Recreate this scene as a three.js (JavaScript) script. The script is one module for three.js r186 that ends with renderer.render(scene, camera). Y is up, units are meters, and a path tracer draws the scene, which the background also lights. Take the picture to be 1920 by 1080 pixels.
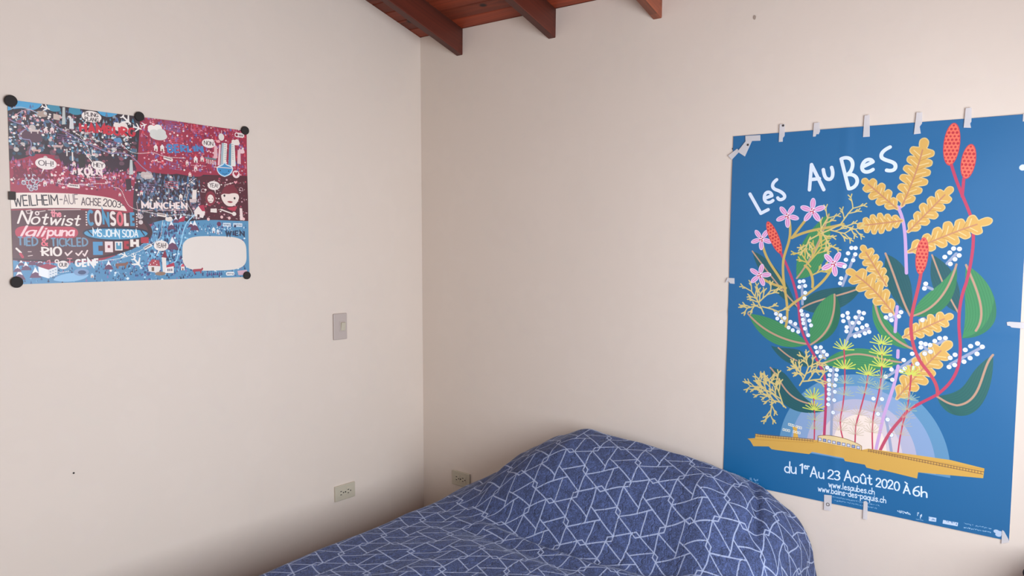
import * as THREE from 'three';
import { RoundedBoxGeometry } from 'three/addons/geometries/RoundedBoxGeometry.js';
import { mergeGeometries } from 'three/addons/utils/BufferGeometryUtils.js';
import { RectAreaLightUniformsLib } from 'three/addons/lights/RectAreaLightUniformsLib.js';

// ---------- camera, sky, daylight, exposure ----------
const scene = new THREE.Scene();
const EYE = 1.5;                                         // eye height above the floor
const camera = new THREE.PerspectiveCamera(40.67, 16 / 9, 0.05, 60);
camera.position.set(2.7527, EYE, 2.7518);
camera.up.set(-0.04804, 0.99803, -0.04028);
camera.lookAt(2.7527 - 0.61945, EYE - 0.06141, 2.7518 - 0.78263);
scene.add(camera);
scene.background = new THREE.Color(0.86, 0.93, 1.0);     // overcast daylight outside the windows
scene.backgroundIntensity = 0.6;
const renderer = new THREE.WebGLRenderer({ antialias: true });
renderer.toneMapping = THREE.LinearToneMapping;
renderer.toneMappingExposure = 0.88;
renderer.shadowMap.enabled = true;
RectAreaLightUniformsLib.init();
// daylight that comes in through each window opening
function daylight(w, h, x, y, z, tx, ty, tz, power, color) {
  const l = new THREE.RectAreaLight(color, power, w, h);
  l.position.set(x, y, z); l.lookAt(tx, ty, tz); l.name = 'window_daylight'; scene.add(l);
}
const DAY = new THREE.Color(0.96, 1.025, 1.13);
const EAST = 3.3, REAR = 4.3;                            // inner faces of the walls behind the camera
daylight(2.0, 1.1, EAST - 0.03, 1.3, 1.7, 0, 1.3, 1.7, 13.6, DAY);
daylight(1.3, 1.2, 2.45, 1.6, REAR - 0.03, 2.45, 1.6, 0, 1.7, DAY);

// ---------- helpers ----------
let seed = 7;
const rnd = () => { seed = (seed + 0x6d2b79f5) | 0; let t = Math.imul(seed ^ (seed >>> 15), 1 | seed); t = (t + Math.imul(t ^ (t >>> 7), 61 | t)) ^ t; return ((t ^ (t >>> 14)) >>> 0) / 4294967296; };
const rr = (a, b) => a + (b - a) * rnd();
const clamp = (x, a, b) => Math.min(b, Math.max(a, x));
const sm = (a, b, x) => { const t = clamp((x - a) / (b - a), 0, 1); return t * t * (3 - 2 * t); };
const pts = (s) => s.split(' ').map(Number);
const used = {};
const numbered = (n) => { const k = used[n] = (used[n] ?? -1) + 1; return k ? n + '_' + String(k).padStart(3, '0') : n; };
const shade = (o) => { o.traverse((c) => { if (c.isMesh) { c.castShadow = true; c.receiveShadow = true; } }); return o; };
function mesh(name, geometry, material, parent) { const m = new THREE.Mesh(geometry, material); m.name = name; m.castShadow = m.receiveShadow = true; if (parent) parent.add(m); return m; }
function tag(o, label, category, group) { o.userData.label = label; o.userData.category = category; if (group) o.userData.group = group; return o; }
function struct(o) { o.userData.kind = 'structure'; scene.add(o); return shade(o); }
function canvas(w, h) { const c = document.createElement('canvas'); c.width = w; c.height = h; return [c, c.getContext('2d')]; }
function texture(c, srgb, repeat) {
  const t = new THREE.CanvasTexture(c);
  if (srgb) t.colorSpace = THREE.SRGBColorSpace;
  t.magFilter = THREE.LinearFilter; t.anisotropy = 8;
  if (repeat) t.wrapS = t.wrapT = THREE.RepeatWrapping;
  return t;
}
// tileable value noise
function noiseGrid(n, s) { const g = new Float32Array(n * n); let k = s | 0; for (let i = 0; i < n * n; i++) { k = (Math.imul(k, 1664525) + 1013904223) | 0; g[i] = (k >>> 8) / 16777216; } return (x, y) => {
  const xi = Math.floor(x), yi = Math.floor(y), fx = x - xi, fy = y - yi, u = fx * fx * (3 - 2 * fx), v = fy * fy * (3 - 2 * fy);
  const at = (a, b) => g[(((b % n) + n) % n) * n + (((a % n) + n) % n)];
  return (at(xi, yi) * (1 - u) + at(xi + 1, yi) * u) * (1 - v) + (at(xi, yi + 1) * (1 - u) + at(xi + 1, yi + 1) * u) * v;
}; }
function dataTexture(w, h, f, srgb) {
  const d = new Uint8Array(w * h * 4);
  for (let y = 0; y < h; y++) for (let x = 0; x < w; x++) { const c = f(x / w, y / h), o = (y * w + x) * 4; d[o] = c[0]; d[o + 1] = c[1]; d[o + 2] = c[2]; d[o + 3] = 255; }
  const t = new THREE.DataTexture(d, w, h); t.magFilter = THREE.LinearFilter; t.wrapS = t.wrapT = THREE.RepeatWrapping;
  if (srgb) t.colorSpace = THREE.SRGBColorSpace; t.needsUpdate = true; return t;
}
// every uv in metres: box mapping by the dominant normal
function metreUV(g, along) {
  const p = g.attributes.position, n = g.attributes.normal, uv = new Float32Array(p.count * 2);
  for (let i = 0; i < p.count; i++) {
    const a = [Math.abs(n.getX(i)), Math.abs(n.getY(i)), Math.abs(n.getZ(i))], P = [p.getX(i), p.getY(i), p.getZ(i)];
    const k = a.indexOf(Math.max(...a)); let [i0, i1] = [0, 1, 2].filter((q) => q !== k);
    if (i1 === along) [i0, i1] = [i1, i0];
    uv[2 * i] = P[i0]; uv[2 * i + 1] = P[i1];
  }
  g.setAttribute('uv', new THREE.BufferAttribute(uv, 2)); return g;
}

// ---------- hand lettering: each glyph is pen strokes on a cap height of ten ----------
const O10 = 'M3 0C-1 0 -1 10 3 10C7 10 7 0 3 0Z';
const GLYPH = {
  A: [6, 'M0 10L3 0L6 10M1.2 6.5L4.8 6.5'], B: [5, 'M0 0L0 10M0 0C6 0 6 4.6 0 4.6C7 4.6 7 10 0 10'], C: [5.5, 'M5.5 1.5C4 -.8 0 -.5 0 5C0 10.5 4 10.8 5.5 8.5'], D: [5.5, 'M0 0L0 10C7.5 10 7.5 0 0 0'],
  E: [4.5, 'M4.5 0L0 0L0 10L4.5 10M0 5L4 5'], F: [4.5, 'M4.5 0L0 0L0 10M0 5L4 5'], G: [6, 'M5.5 1.5C4 -.8 0 -.5 0 5C0 10.5 5 11 5.7 6L3.5 6'], H: [5.5, 'M0 0L0 10M5.5 0L5.5 10M0 5L5.5 5'],
  I: [1, 'M.5 0L.5 10'], J: [4, 'M4 0L4 7.5C4 11 .3 10.5 0 8'], K: [5, 'M0 0L0 10M5 0L0 5.5L5 10'], L: [4.5, 'M0 0L0 10L4.5 10'], M: [7, 'M0 10L0 0L3.5 6L7 0L7 10'], N: [6, 'M0 10L0 0L6 10L6 0'], O: [6, O10],
  P: [5, 'M0 10L0 0C6.5 0 6.5 5.5 0 5.5'], R: [5, 'M0 10L0 0C6.5 0 6.5 5 0 5L5 10'], S: [5, 'M5 1.5C4 -.6 .3 -.4 .3 2.5C.3 5.5 5 4.5 5 7.5C5 10.6 .8 10.6 0 8.5'], T: [5, 'M0 0L5 0M2.5 0L2.5 10'],
  U: [5.5, 'M0 0L0 6.5C0 11.2 5.5 11.2 5.5 6.5L5.5 0'], W: [8, 'M0 0L2 10L4 3L6 10L8 0'], Y: [5, 'M0 0L2.5 5L5 0M2.5 5L2.5 10'], V: [5, 'M0 0L2.5 10L5 0'],
  0: [5.5, 'M2.8 0C-.9 0 -.9 10 2.8 10C6.4 10 6.4 0 2.8 0Z'], 1: [2.5, 'M0 2L1.8 0L1.8 10'], 2: [5, 'M.3 2.5C.5 -1 5 -.8 5 2.5C5 5 1 8 0 10L5 10'], 3: [4.8, 'M.3 1C2 -1 4.8 .3 4.4 2.5C4.2 4.5 2.5 4.7 1.8 4.7C5.7 4.7 5.5 10 2 10C1 10 .3 9.4 0 8.8'],
  6: [5, 'M4.5 .3C1.5 1 0 4 0 7C0 11 5 11 5 7.3C5 4 1 4 .2 6.5'],
  a: [4.5, 'M4.2 5C2 3.6 0 5 0 7.5C0 10.5 3.5 10.5 4.2 7.5L4.2 4.5L4.5 10'], b: [4.5, 'M0 0L0 10M0 7C.5 4 4.5 4 4.5 7.3C4.5 10.6 1 10.6 0 8.5'], c: [4, 'M4 5.5C2.5 4 0 4.5 0 7.3C0 10.3 2.8 10.5 4 9'], d: [4.5, 'M4.4 0L4.4 10M4.4 7C4 4.2 0 4.2 0 7.3C0 10.6 3.8 10.6 4.4 8.5'],
  e: [4.5, 'M.2 7.3L4.3 6.6C4 4 .2 4 .2 7.3C.2 10.5 3.3 10.5 4.4 9'], h: [4.3, 'M0 0L0 10M0 7C1 4.4 4.3 4 4.3 7L4.3 10'], i: [1, 'M.5 4.5L.5 10M.5 2L.5 2.4'], l: [1, 'M.5 0L.5 10'], n: [4.3, 'M0 4.5L0 10M0 7C1 4.4 4.3 4 4.3 7L4.3 10'],
  o: [4.6, 'M2.3 4.4C-.8 4.4 -.8 10 2.3 10C5.4 10 5.4 4.4 2.3 4.4Z'], p: [4.5, 'M0 4.5L0 13.5M0 7C.5 4 4.5 4 4.5 7.3C4.5 10.6 1 10.6 0 8.5'], q: [4.5, 'M4.4 4.5L4.4 13.5M4.4 7C4 4.2 0 4.2 0 7.3C0 10.6 3.8 10.6 4.4 8.5'], r: [3, 'M0 4.5L0 10M0 7C.8 5 2 4.3 3 5'],
  s: [3.6, 'M3.5 5.3C2.8 4 .3 4.2 .3 5.8C.3 7.5 3.6 7 3.6 8.6C3.6 10.4 .7 10.4 0 9.2'], t: [3.4, 'M1.6 1.5L1.6 8.5C1.6 10 2.8 10.2 3.4 9.4M0 4.3L3.2 4.3'], u: [4.3, 'M0 4.5L0 7.5C0 10.8 3.8 10.6 4.2 7.5L4.2 4.5L4.3 10'], w: [6, 'M0 4.5L1.5 10L3 5.5L4.5 10L6 4.5'],
  '&': [5, 'M5 10L.8 2.5C.2 -.4 4 -.4 3.4 2C3 4 0 5 0 7.5C0 10.6 4 10.4 5 6.5'], '-': [3, 'M0 5.5L3 5.5'], '.': [1, 'M.5 9.6L.5 10'], '!': [1, 'M.5 0L.5 6.5M.5 9.5L.5 10'], ' ': [2.6, ''],
};
for (const [to, from, mark] of [['Ü', 'U', 'M1.5 -2.6L1.5 -2.4M4 -2.6L4 -2.4'], ['Ö', 'O', 'M1.8 -2.6L1.8 -2.4M4.2 -2.6L4.2 -2.4'], ['À', 'A', 'M1.6 -3.2L3.6 -1.6'], ['û', 'u', 'M.6 2.8L2.1 1L3.6 2.8']]) GLYPH[to] = [GLYPH[from][0], GLYPH[from][1] + mark];
// writes s on the baseline a-b (poster mm), letters h high at the start and h2 at the end
function write(c, s, line, h, color, lw, o = {}) {
  const [ax, ay, bx, by] = pts(line), gap = o.gap ?? 1.6, chars = [...s];
  let total = -gap; for (const ch of chars) total += (GLYPH[ch]?.[0] ?? 0) + gap;
  const k = Math.hypot(bx - ax, by - ay) / total, turn = Math.atan2(by - ay, bx - ax);
  let at = 0;
  chars.forEach((ch, i) => {
    const [w, path] = GLYPH[ch] ?? GLYPH[' '], f = at / total, hh = h + ((o.h2 ?? h) - h) * f, j = o.jitter ?? 0;
    c.save(); c.translate(ax + (bx - ax) * f, ay + (by - ay) * f + (j ? rr(-j, j) * hh : 0)); c.rotate(turn + (j ? rr(-j, j) : 0)); c.transform(k, 0, -(o.slant ?? 0) * k, hh / 10, 0, 0); c.translate(0, -10);
    c.lineCap = o.cap ?? 'round'; c.lineJoin = o.cap ? 'miter' : 'round'; c.lineWidth = lw / Math.sqrt(k * hh / 10); c.strokeStyle = Array.isArray(color) ? color[i % color.length] : color; if (path) c.stroke(new Path2D(path));
    c.restore(); at += w + gap;
  });
}
const fillPath = (c, d, color) => { c.fillStyle = color; c.fill(new Path2D(d)); };
const strokePath = (c, d, color, w) => { c.strokeStyle = color; c.lineWidth = w; c.lineCap = c.lineJoin = 'round'; c.stroke(new Path2D(d)); };
function dot(c, x, y, r, color, ry) { c.fillStyle = color; c.beginPath(); c.ellipse(x, y, r, ry ?? r, 0, 0, 7); c.fill(); }
const dots = (c, list, r, color, ry) => { const p = pts(list); for (let i = 0; i < p.length; i += 2) dot(c, p[i], p[i + 1], r, color, ry); };

// ---------- print of the blue festival poster, in poster millimetres ----------
function botanicalPrint() {
  const W = 911, H = 1280, S = 1.6, [cv, c] = canvas(Math.round(W * S), H * S);
  c.scale(S, S);
  c.fillStyle = '#10659a'; c.fillRect(0, 0, W, H);
  // rising sun: nested domes that stand on the water line
  const dome = (l, r, top, base, color) => { const [x0, y0] = pts(l), [x1] = pts(r), [, y1] = pts(top); c.fillStyle = color; c.beginPath(); c.ellipse((x0 + x1) / 2, y0, (x1 - x0) / 2, y0 - y1, 0, Math.PI, 2 * Math.PI); c.lineTo(x1, y0 + base); c.lineTo(x0, y0 + base); c.fill(); };
  dome('205 1111', '747 1062', '466 824', 8, '#5d92b8');
  dome('245 1108', '706 1063', '468 863', 8, '#86a3c9');
  dome('300 1100', '652 1067', '469 907', 8, '#b3b4cb');
  dome('344 1096', '610 1070', '471 941', 8, '#d5c9cf');
  dome('387 1092', '562 1075', '468 959', 8, '#efdfd2');

  // leaves: [outline, midrib, fill, stripes, second tone]
  const leaf = (d, rib, fill, line, w = 8, side, sideFill) => {
    fillPath(c, d, fill); c.save(); c.clip(new Path2D(d));
    if (side) fillPath(c, side, sideFill);
    const p = pts(d.replace(/[A-Z]/g, ' ').replace(/ +/g, ' ').trim()); let x0 = 1e9, x1 = -1e9, y0 = 1e9, y1 = -1e9;
    for (let i = 0; i < p.length; i += 2) { x0 = Math.min(x0, p[i]); x1 = Math.max(x1, p[i]); y0 = Math.min(y0, p[i + 1]); y1 = Math.max(y1, p[i + 1]); }
    const q = pts(rib.replace(/[A-Z]/g, ' ').replace(/ +/g, ' ').trim()), dx = q[q.length - 2] - q[0], dy = q[q.length - 1] - q[1], n = Math.hypot(dx, dy);
    c.globalAlpha = 0.5;
    for (let k = -14; k < 15; k++) { c.save(); c.translate(-dy / n * k * 7.5, dx / n * k * 7.5); strokePath(c, rib, line, 1.6); c.restore(); }
    c.globalAlpha = 1; c.restore();
    strokePath(c, rib, '#bd947c', w * 0.72);
  };
  const G = '#3c8d58', GL = '#256f47', D = '#145a60', DL = '#0d464e';
  leaf('M85 418C142 434 217 508 250 613C189 585 105 503 85 418', 'M85 418C128 473 188 547 263 618', D, DL, 7);
  leaf('M350 281C288 339 231 395 247 510C323 518 372 411 350 281', 'M348 288C325 375 292 449 247 510', G, GL, 8);
  leaf('M267 614C277 552 340 536 465 528C437 592 370 633 298 625', 'M267 614C315 578 402 564 465 530', D, DL, 8);
  leaf('M346 801C391 734 492 710 592 769C529 816 411 816 346 801', 'M342 801C375 787 418 760 457 756C502 752 527 769 592 769', G, GL, 8);
  leaf('M376 556C315 581 285 663 304 738C387 723 425 626 376 556', 'M376 560C382 629 368 694 304 738', G, GL, 9, 'M376 556C388 646 372 702 302 738L442 732L436 553', '#1c6a50');
  leaf('M76 646C149 645 226 673 297 737C211 777 123 747 76 646', 'M76 646C131 704 209 736 297 737', G, GL, 9);
  leaf('M164 755C210 766 266 746 282 774C304 787 322 796 342 803C278 827 213 827 164 755', 'M191 760C220 782 240 794 258 799', D, DL, 7);
  leaf('M165 834C254 834 231 920 362 962C275 998 180 985 165 834', 'M165 834C210 873 217 949 328 945', D, DL, 8);
  leaf('M669 419C731 454 760 519 749 598C688 573 651 508 669 419', 'M667 419C687 472 704 522 747 596', D, DL, 7);
  leaf('M533 419C597 441 625 509 615 616C565 581 517 513 533 419', 'M531 417C565 494 583 562 612 616', D, DL, 9);
  leaf('M736 447C753 556 697 630 620 615C635 534 693 536 736 447', 'M736 447C719 530 685 591 622 615', G, GL, 9, 'M736 447C720 538 677 594 620 615L753 636Z', '#2c7c50');
  leaf('M762 448C818 478 851 541 848 599C844 648 798 675 761 675C774 618 758 536 762 448', 'M762 448C799 531 826 598 797 649', G, GL, 9, 'M844 515C839 597 825 655 761 675L868 676Z', '#2b7b55');
  leaf('M503 560C480 661 542 726 616 723C591 670 525 636 503 560', 'M501 560C514 637 540 691 624 722', G, GL, 10);
  leaf('M845 719C854 811 826 930 750 918C720 913 704 886 699 865C805 839 760 789 845 719', 'M845 719C813 763 827 869 756 887C727 886 713 873 697 865', '#1e655f', '#134f52', 9);

  // grey berry stems
  for (const d of ['M436 424L401 528', 'M266 534L270 599', 'M191 646L264 689', 'M278 632L290 706', 'M422 629L435 679L412 739M459 623L435 679M490 667L428 698', 'M333 752L354 782', 'M382 812L383 959L383 1043', 'M734 414L710 445', 'M650 518L672 527', 'M715 684L660 725L607 772L538 833L530 920M655 709L667 725M608 776L654 781', 'M816 698L732 760', 'M545 631L573 619M641 628L664 629', 'M541 918L560 986L574 1064']) strokePath(c, d, '#98a3bf', 9);
  // red and violet stems
  const R = '#c03a5e';
  strokePath(c, 'M561 266C589 313 588 373 596 479M562 273L579 260M595 345L606 335M598 412L612 410M573 589L570 671M581 732L581 754M583 782C576 860 552 916 543 971L525 1082M557 613L575 619', '#c9a3d3', 10);
  strokePath(c, 'M709 137C729 207 754 256 768 297C784 355 780 420 765 503C750 553 746 603 754 669C767 768 746 813 699 861C659 892 621 910 599 954C572 993 557 1022 539 1072M745 183L743 237', R, 9);
  // oak leaves
  const oak = (line, width, lobes, bend = 0) => {
    const [bx, by, tx, ty] = pts(line), n = lobes * 2 + 1, up = [];
    const at = (f, s) => { const x = bx + (tx - bx) * f, y = by + (ty - by) * f, L = Math.hypot(tx - bx, ty - by), nx = -(ty - by) / L, ny = (tx - bx) / L, q = s + bend * Math.sin(Math.PI * f); return [x + nx * q, y + ny * q]; };
    // finger lobes with round ends and deep bays, widest above the middle
    const env = (f) => width * 0.47 * (0.34 + 0.66 * Math.sin(Math.PI * Math.pow(clamp(f, 0, 1), 1.15) * 0.86 + 0.12)), st = 0.86 / lobes;
    for (let i = 0; i < lobes; i++) { const f = 0.02 + i * st, q = env(f + st * 0.8) * rr(0.9, 1.1); up.push([f, env(f) * 0.24], [f + st * 0.12, env(f) * 0.36], [f + st * 0.42, q * 0.96], [f + st * 0.62, q * 1.06], [f + st * 0.98, q * 1.0], [f + st * 1.02, q * 0.5]); }
    up.push([0.89, env(0.9) * 0.3], [0.93, env(0.9) * 0.42]);
    const wob = up.map(([f, s]) => [f + rr(-0.006, 0.006), s * rr(0.95, 1.05)]).reverse();
    const ring = [at(-0.02, 2), ...up.map(([f, s]) => at(f, s)), at(1.0, width * 0.15), at(1.04, 0), at(1.0, -width * 0.15), ...wob.map(([f, s]) => at(f, -s)), at(-0.02, -2)];
    c.beginPath();
    for (let i = 0; i < ring.length; i++) { const a = ring[i], b = ring[(i + 1) % ring.length], m = [(a[0] + b[0]) / 2, (a[1] + b[1]) / 2]; if (i) c.quadraticCurveTo(a[0], a[1], m[0], m[1]); else c.moveTo(m[0], m[1]); }
    const a = ring[0], b = ring[1]; c.quadraticCurveTo(a[0], a[1], (a[0] + b[0]) / 2, (a[1] + b[1]) / 2); c.closePath();
    c.lineJoin = 'round'; c.lineWidth = 6; c.strokeStyle = '#e0c283'; c.stroke(); c.fillStyle = '#d9ac58'; c.fill();
    c.lineCap = 'round';
    for (let i = 1; i < n - 1; i++) for (const s of [1, -1]) { const f = i / n * 0.9, p0 = at(f, 0), p1 = at(f + 0.07, s * env(f) * (i % 2 ? 0.7 : 0.5)); c.strokeStyle = i % 2 ? '#ead093' : '#c59549'; c.lineWidth = 2.6; c.beginPath(); c.moveTo(...p0); c.lineTo(...p1); c.stroke(); }
    c.strokeStyle = '#c58a62'; c.lineWidth = 4.5; c.beginPath(); c.moveTo(...at(0, 0)); c.quadraticCurveTo(...at(0.5, bend * 0.3), ...at(0.86, 0)); c.stroke();
  };
  oak('575 261 631 59', 82, 6, 8); oak('559 271 455 177', 56, 4); oak('597 345 711 213', 62, 5); oak('575 311 446 328', 62, 5); oak('602 409 817 312', 72, 6, -6);
  oak('537 521 460 397', 54, 5); oak('561 611 419 478', 72, 5, 14); oak('596 686 728 608', 58, 5); oak('585 887 726 695', 80, 6, -6);
  strokePath(c, 'M638 478C632 543 616 595 616 630C614 699 635 749 662 780C689 811 702 835 700 861', '#c4475a', 10);
  strokePath(c, 'M187 420C219 480 253 544 263 656C274 730 331 780 354 843C366 906 361 962 360 1048', '#b83d68', 9);
  // olive branches
  strokePath(c, 'M215 682C231 601 193 537 198 452C202 405 231 376 213 302M225 369L290 280M204 537C172 481 133 454 119 381M210 546C174 538 145 530 119 512M222 615C260 571 331 549 367 466M302 538C305 504 293 477 274 465M225 369C288 335 341 339 396 321', '#c6a95c', 9);
  const twig = (x, y, a, len, depth, color, w) => {
    const n = 3; let px = x, py = y;
    for (let i = 0; i < n; i++) {
      const qx = px + Math.cos(a) * len / n, qy = py + Math.sin(a) * len / n; c.strokeStyle = color; c.lineWidth = w; c.lineCap = 'round'; c.beginPath(); c.moveTo(px, py); c.lineTo(qx, qy); c.stroke();
      px = qx; py = qy; a += rr(-0.12, 0.12);
      if (depth > 0) for (const s of i === n - 1 ? [1, -1] : [i % 2 ? 1 : -1]) twig(px, py, a + s * rr(0.5, 0.8), len * rr(0.42, 0.6), depth - 1, color, w * 0.88);
      else if (i) for (const s of i > 1 ? [1, -1] : [depth % 2 ? 1 : -1]) { c.beginPath(); c.moveTo(px, py); c.lineTo(px + Math.cos(a + s * 0.5) * 12, py + Math.sin(a + s * 0.5) * 12); c.stroke(); }
    }
  };
  const T = '#d6c07a';
  for (const [line, depth, color] of [['135 642 108 589', 1, T], ['125 623 91 561', 1, T], ['111 613 73 625', 1, T], ['116 601 156 558', 1, T], ['128 617 187 627', 1, T], ['284 376 384 317', 2, T], ['293 468 260 428', 1, '#c9b35c'], ['283 459 326 403', 1, '#c9b35c'], ['303 495 338 476', 1, '#c9b35c'], ['300 431 325 384', 1, '#c9b35c'], ['324 342 352 393', 1, T], ['289 366 272 404', 1, T], ['271 885 305 820', 2, T], ['279 870 339 857', 1, T], ['288 850 254 826', 1, T], ['225 971 168 923', 2, T], ['188 959 138 907', 2, T], ['175 951 174 1005', 1, T], ['217 968 190 891', 1, T]]) { const [x, y, x2, y2] = pts(line); twig(x, y, Math.atan2(y2 - y, x2 - x), Math.hypot(x2 - x, y2 - y), depth, color, 5); }
  // flowers
  const flower = (at, r, turn) => {
    const [x, y] = pts(at);
    for (let k = 0; k < 5; k++) { c.save(); c.translate(x, y); c.rotate(turn + k * 2 * Math.PI / 5); dot(c, r * 0.58, 0, r * 0.47, '#f0dcef', r * 0.23); dot(c, r * 0.58, 0, r * 0.42, '#d990c3', r * 0.17); c.strokeStyle = '#efd3ea'; c.lineWidth = 1.8; c.beginPath(); c.moveTo(r * 0.2, 0); c.lineTo(r * 0.95, 0); c.stroke(); c.restore(); }
    for (let k = 0; k < 12; k++) dot(c, x + Math.cos(k * 2.4) * r * 0.055 * Math.sqrt(k), y + Math.sin(k * 2.4) * r * 0.06 * Math.sqrt(k), 2.4, k % 2 ? '#c0304e' : '#fbeef4');
  };
  flower('207 292', 40, 0.25); flower('293 275', 42, -1.55); flower('117 374', 38, 0.3); flower('115 504', 40, -0.1); flower('370 455', 42, 0.15);
  // berries
  for (const l of ['425 401 438 401 415 419 438 422 409 441 432 442 405 464 396 504 393 521', '258 521 271 519 257 540 277 535 278 559 276 578', '179 639 195 643 210 652 184 656 199 666 231 664 248 670 225 685 240 693 259 697', '267 623 271 636 289 637 274 653 296 655 276 666 302 671 282 684 294 706', '406 630 421 620 457 614 472 617 424 636 409 648 447 633 467 635 438 652 458 650 420 668 420 682 452 672 469 665 483 657 491 678 478 684 461 693 448 696', '321 746 338 744 326 762 348 758 338 776 359 768', '362 812 373 820 394 816 370 837 393 834 369 854 392 849 371 870 389 870 370 887 390 892 371 902 370 920 389 921 370 939 387 964', '726 398 742 399 716 411 703 425 742 419 731 431 719 446', '653 511 650 526 541 626 554 617 558 634 579 620 585 606 648 627', '647 701 660 703 647 715 673 705 686 691 699 681 715 679 659 734 675 726 623 738 599 761 639 769 603 788 593 798 564 796 547 821 568 829 627 784', '744 729 731 740 771 711 785 698 803 688 816 697 803 720 785 735 769 748 744 761 729 769', '513 899 539 897 529 948 559 962 572 1011']) { const p = pts(l); for (let i = 0; i < p.length; i += 2) { dot(c, p[i], p[i + 1], 7.6, '#5a6f9e'); dot(c, p[i], p[i + 1], 6.8, '#e9f1fc'); dot(c, p[i] + 1.5, p[i + 1] - 1, 1.1, '#8fa6c8'); } }
  // cone flowers
  const cone = (line, w) => {
    const [x0, y0, x1, y1] = pts(line), L = Math.hypot(x1 - x0, y1 - y0); c.save(); c.translate(x0, y0); c.rotate(Math.atan2(y1 - y0, x1 - x0));
    dot(c, L / 2, 0, L / 2 + 3, '#d23f4c', w + 2); c.beginPath(); c.ellipse(L / 2, 0, L / 2, w, 0, 0, 7); c.fillStyle = '#ee7058'; c.fill(); c.clip();
    for (let i = 0; i * 11 < L; i++) for (let k = -2; k < 3; k++) dot(c, i * 11 + 5, k * 11 + (i % 2) * 5.5, 3.1 + (i * 7 + k * 3) % 3 * 0.5, '#c02a38'); c.restore();
  };
  cone('711 13 704 138', 21); cone('760 81 750 181', 18); cone('642 367 635 479', 16); cone('138 314 187 422', 15);
  // spiky plants: thin red stems, needles bright at the top and pale lower down
  const spike = (d, tops, lows) => {
    strokePath(c, d, '#c23b58', 4.5);
    const needles = (x, y, r, color, w) => { for (let k = -4; k <= 4; k++) { const a = -Math.PI / 2 + k * 0.36 + rr(-0.06, 0.06), q = r * rr(0.8, 1.1); c.strokeStyle = color; c.lineWidth = w; c.lineCap = 'round'; c.beginPath(); c.moveTo(x + Math.cos(a) * 4, y + Math.sin(a) * 4 + 6); c.lineTo(x + Math.cos(a) * q, y + Math.sin(a) * q + 6); c.stroke(); } };
    const t = pts(tops), l = pts(lows);
    for (let i = 0; i < l.length; i += 2) needles(l[i], l[i + 1], 30, i < 4 ? 'rgba(178,190,150,0.8)' : 'rgba(196,178,150,0.65)', 2.2);
    for (let i = 0; i < t.length; i += 2) needles(t[i], t[i + 1], 36, '#cdd65c', 3.6);
  };
  spike('M414 739C422 825 425 898 412 973C410 1010 416 1032 422 1049', '414 739 419 804', '423 854 425 894 416 951 411 988 412 1017');
  spike('M532 727C537 812 534 866 517 939C511 994 514 1030 517 1069', '531 710 533 745 534 784', '536 823 531 859 517 936 512 976 513 1008');
  spike('M494 813C489 889 471 946 461 999L461 1053', '494 817', '492 846 485 881 471 955 462 993 462 1024');
  spike('M319 908C327 967 327 1024 327 1073', '320 920 323 960', '326 996 327 1027');
  spike('M623 771C623 854 619 907 606 961C598 1007 596 1042 594 1069', '623 802', '621 882 616 918 611 943 603 971 601 1001');
  strokePath(c, 'M599 955C572 990 554 1027 539 1072', '#bf4a64', 9);

  // the pier with its bath house and railings
  const Y = '#d6a84c', B = '#7d5a3c';
  c.fillStyle = '#dcab46'; c.fill(new Path2D('M253 1085L256 1050L250 1036L268 1033L267 1049L276 1085'));
  for (const l of ['236 1029 283 1036', '216 1051 280 1054']) { const [x0, y0, x1, y1] = pts(l); for (let k = 0; k < 7; k++) { const f = (k + 0.5) / 7; if (k === 3) continue; c.strokeStyle = '#f3ecd8'; c.lineWidth = 2; c.strokeRect(x0 + (x1 - x0) * f - 3, y0 + (y1 - y0) * f - 4, 6, 7); } }
  fillPath(c, 'M91 1105L117 1099L118 1083L134 1084L321 1070L337 1069L339 1054C376 1038 446 1045 482 1064L483 1077L504 1069L650 1064L747 1062L838 1071L836 1102L656 1119L654 1140L543 1132L537 1137L500 1134L495 1125L431 1125L426 1115L321 1113L312 1123L194 1129L179 1129L169 1121L112 1130L101 1114Z', Y);
  fillPath(c, 'M339 1054C376 1038 446 1045 482 1064L483 1077L339 1074Z', '#e7cf96');
  strokePath(c, 'M91 1107L323 1081L339 1074L483 1079L620 1075L836 1075', '#c9963a', 2); strokePath(c, 'M118 1083L323 1068M118 1091L323 1074M339 1054C376 1038 446 1045 482 1064M339 1054L340 1076M482 1064L483 1079M504 1071L837 1082M504 1076L834 1090', B, 1.8);
  { const rail = (l, n, h) => { const [x0, y0, x1, y1] = pts(l); c.strokeStyle = B; c.lineWidth = 1.5; for (let i = 0; i <= n; i++) { const x = x0 + (x1 - x0) * i / n, y = y0 + (y1 - y0) * i / n; c.beginPath(); c.moveTo(x, y); c.lineTo(x, y + h); c.stroke(); } };
    rail('118 1083 323 1068', 22, 10); rail('504 1071 829 1081', 40, 9);
    for (const [l, n] of [['346 1060 472 1066', 9]]) { const [x0, y0, x1, y1] = pts(l); for (let i = 0; i < n; i++) { const x = x0 + (x1 - x0) * i / (n - 1), y = y0 + (y1 - y0) * i / (n - 1); c.fillStyle = i % 3 === 1 ? '#8fa0c6' : '#cfd6ea'; c.fillRect(x - 5, y, 10, 9); c.strokeStyle = '#4a4a78'; c.lineWidth = 1.5; c.strokeRect(x - 5, y, 10, 9); } } }

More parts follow.
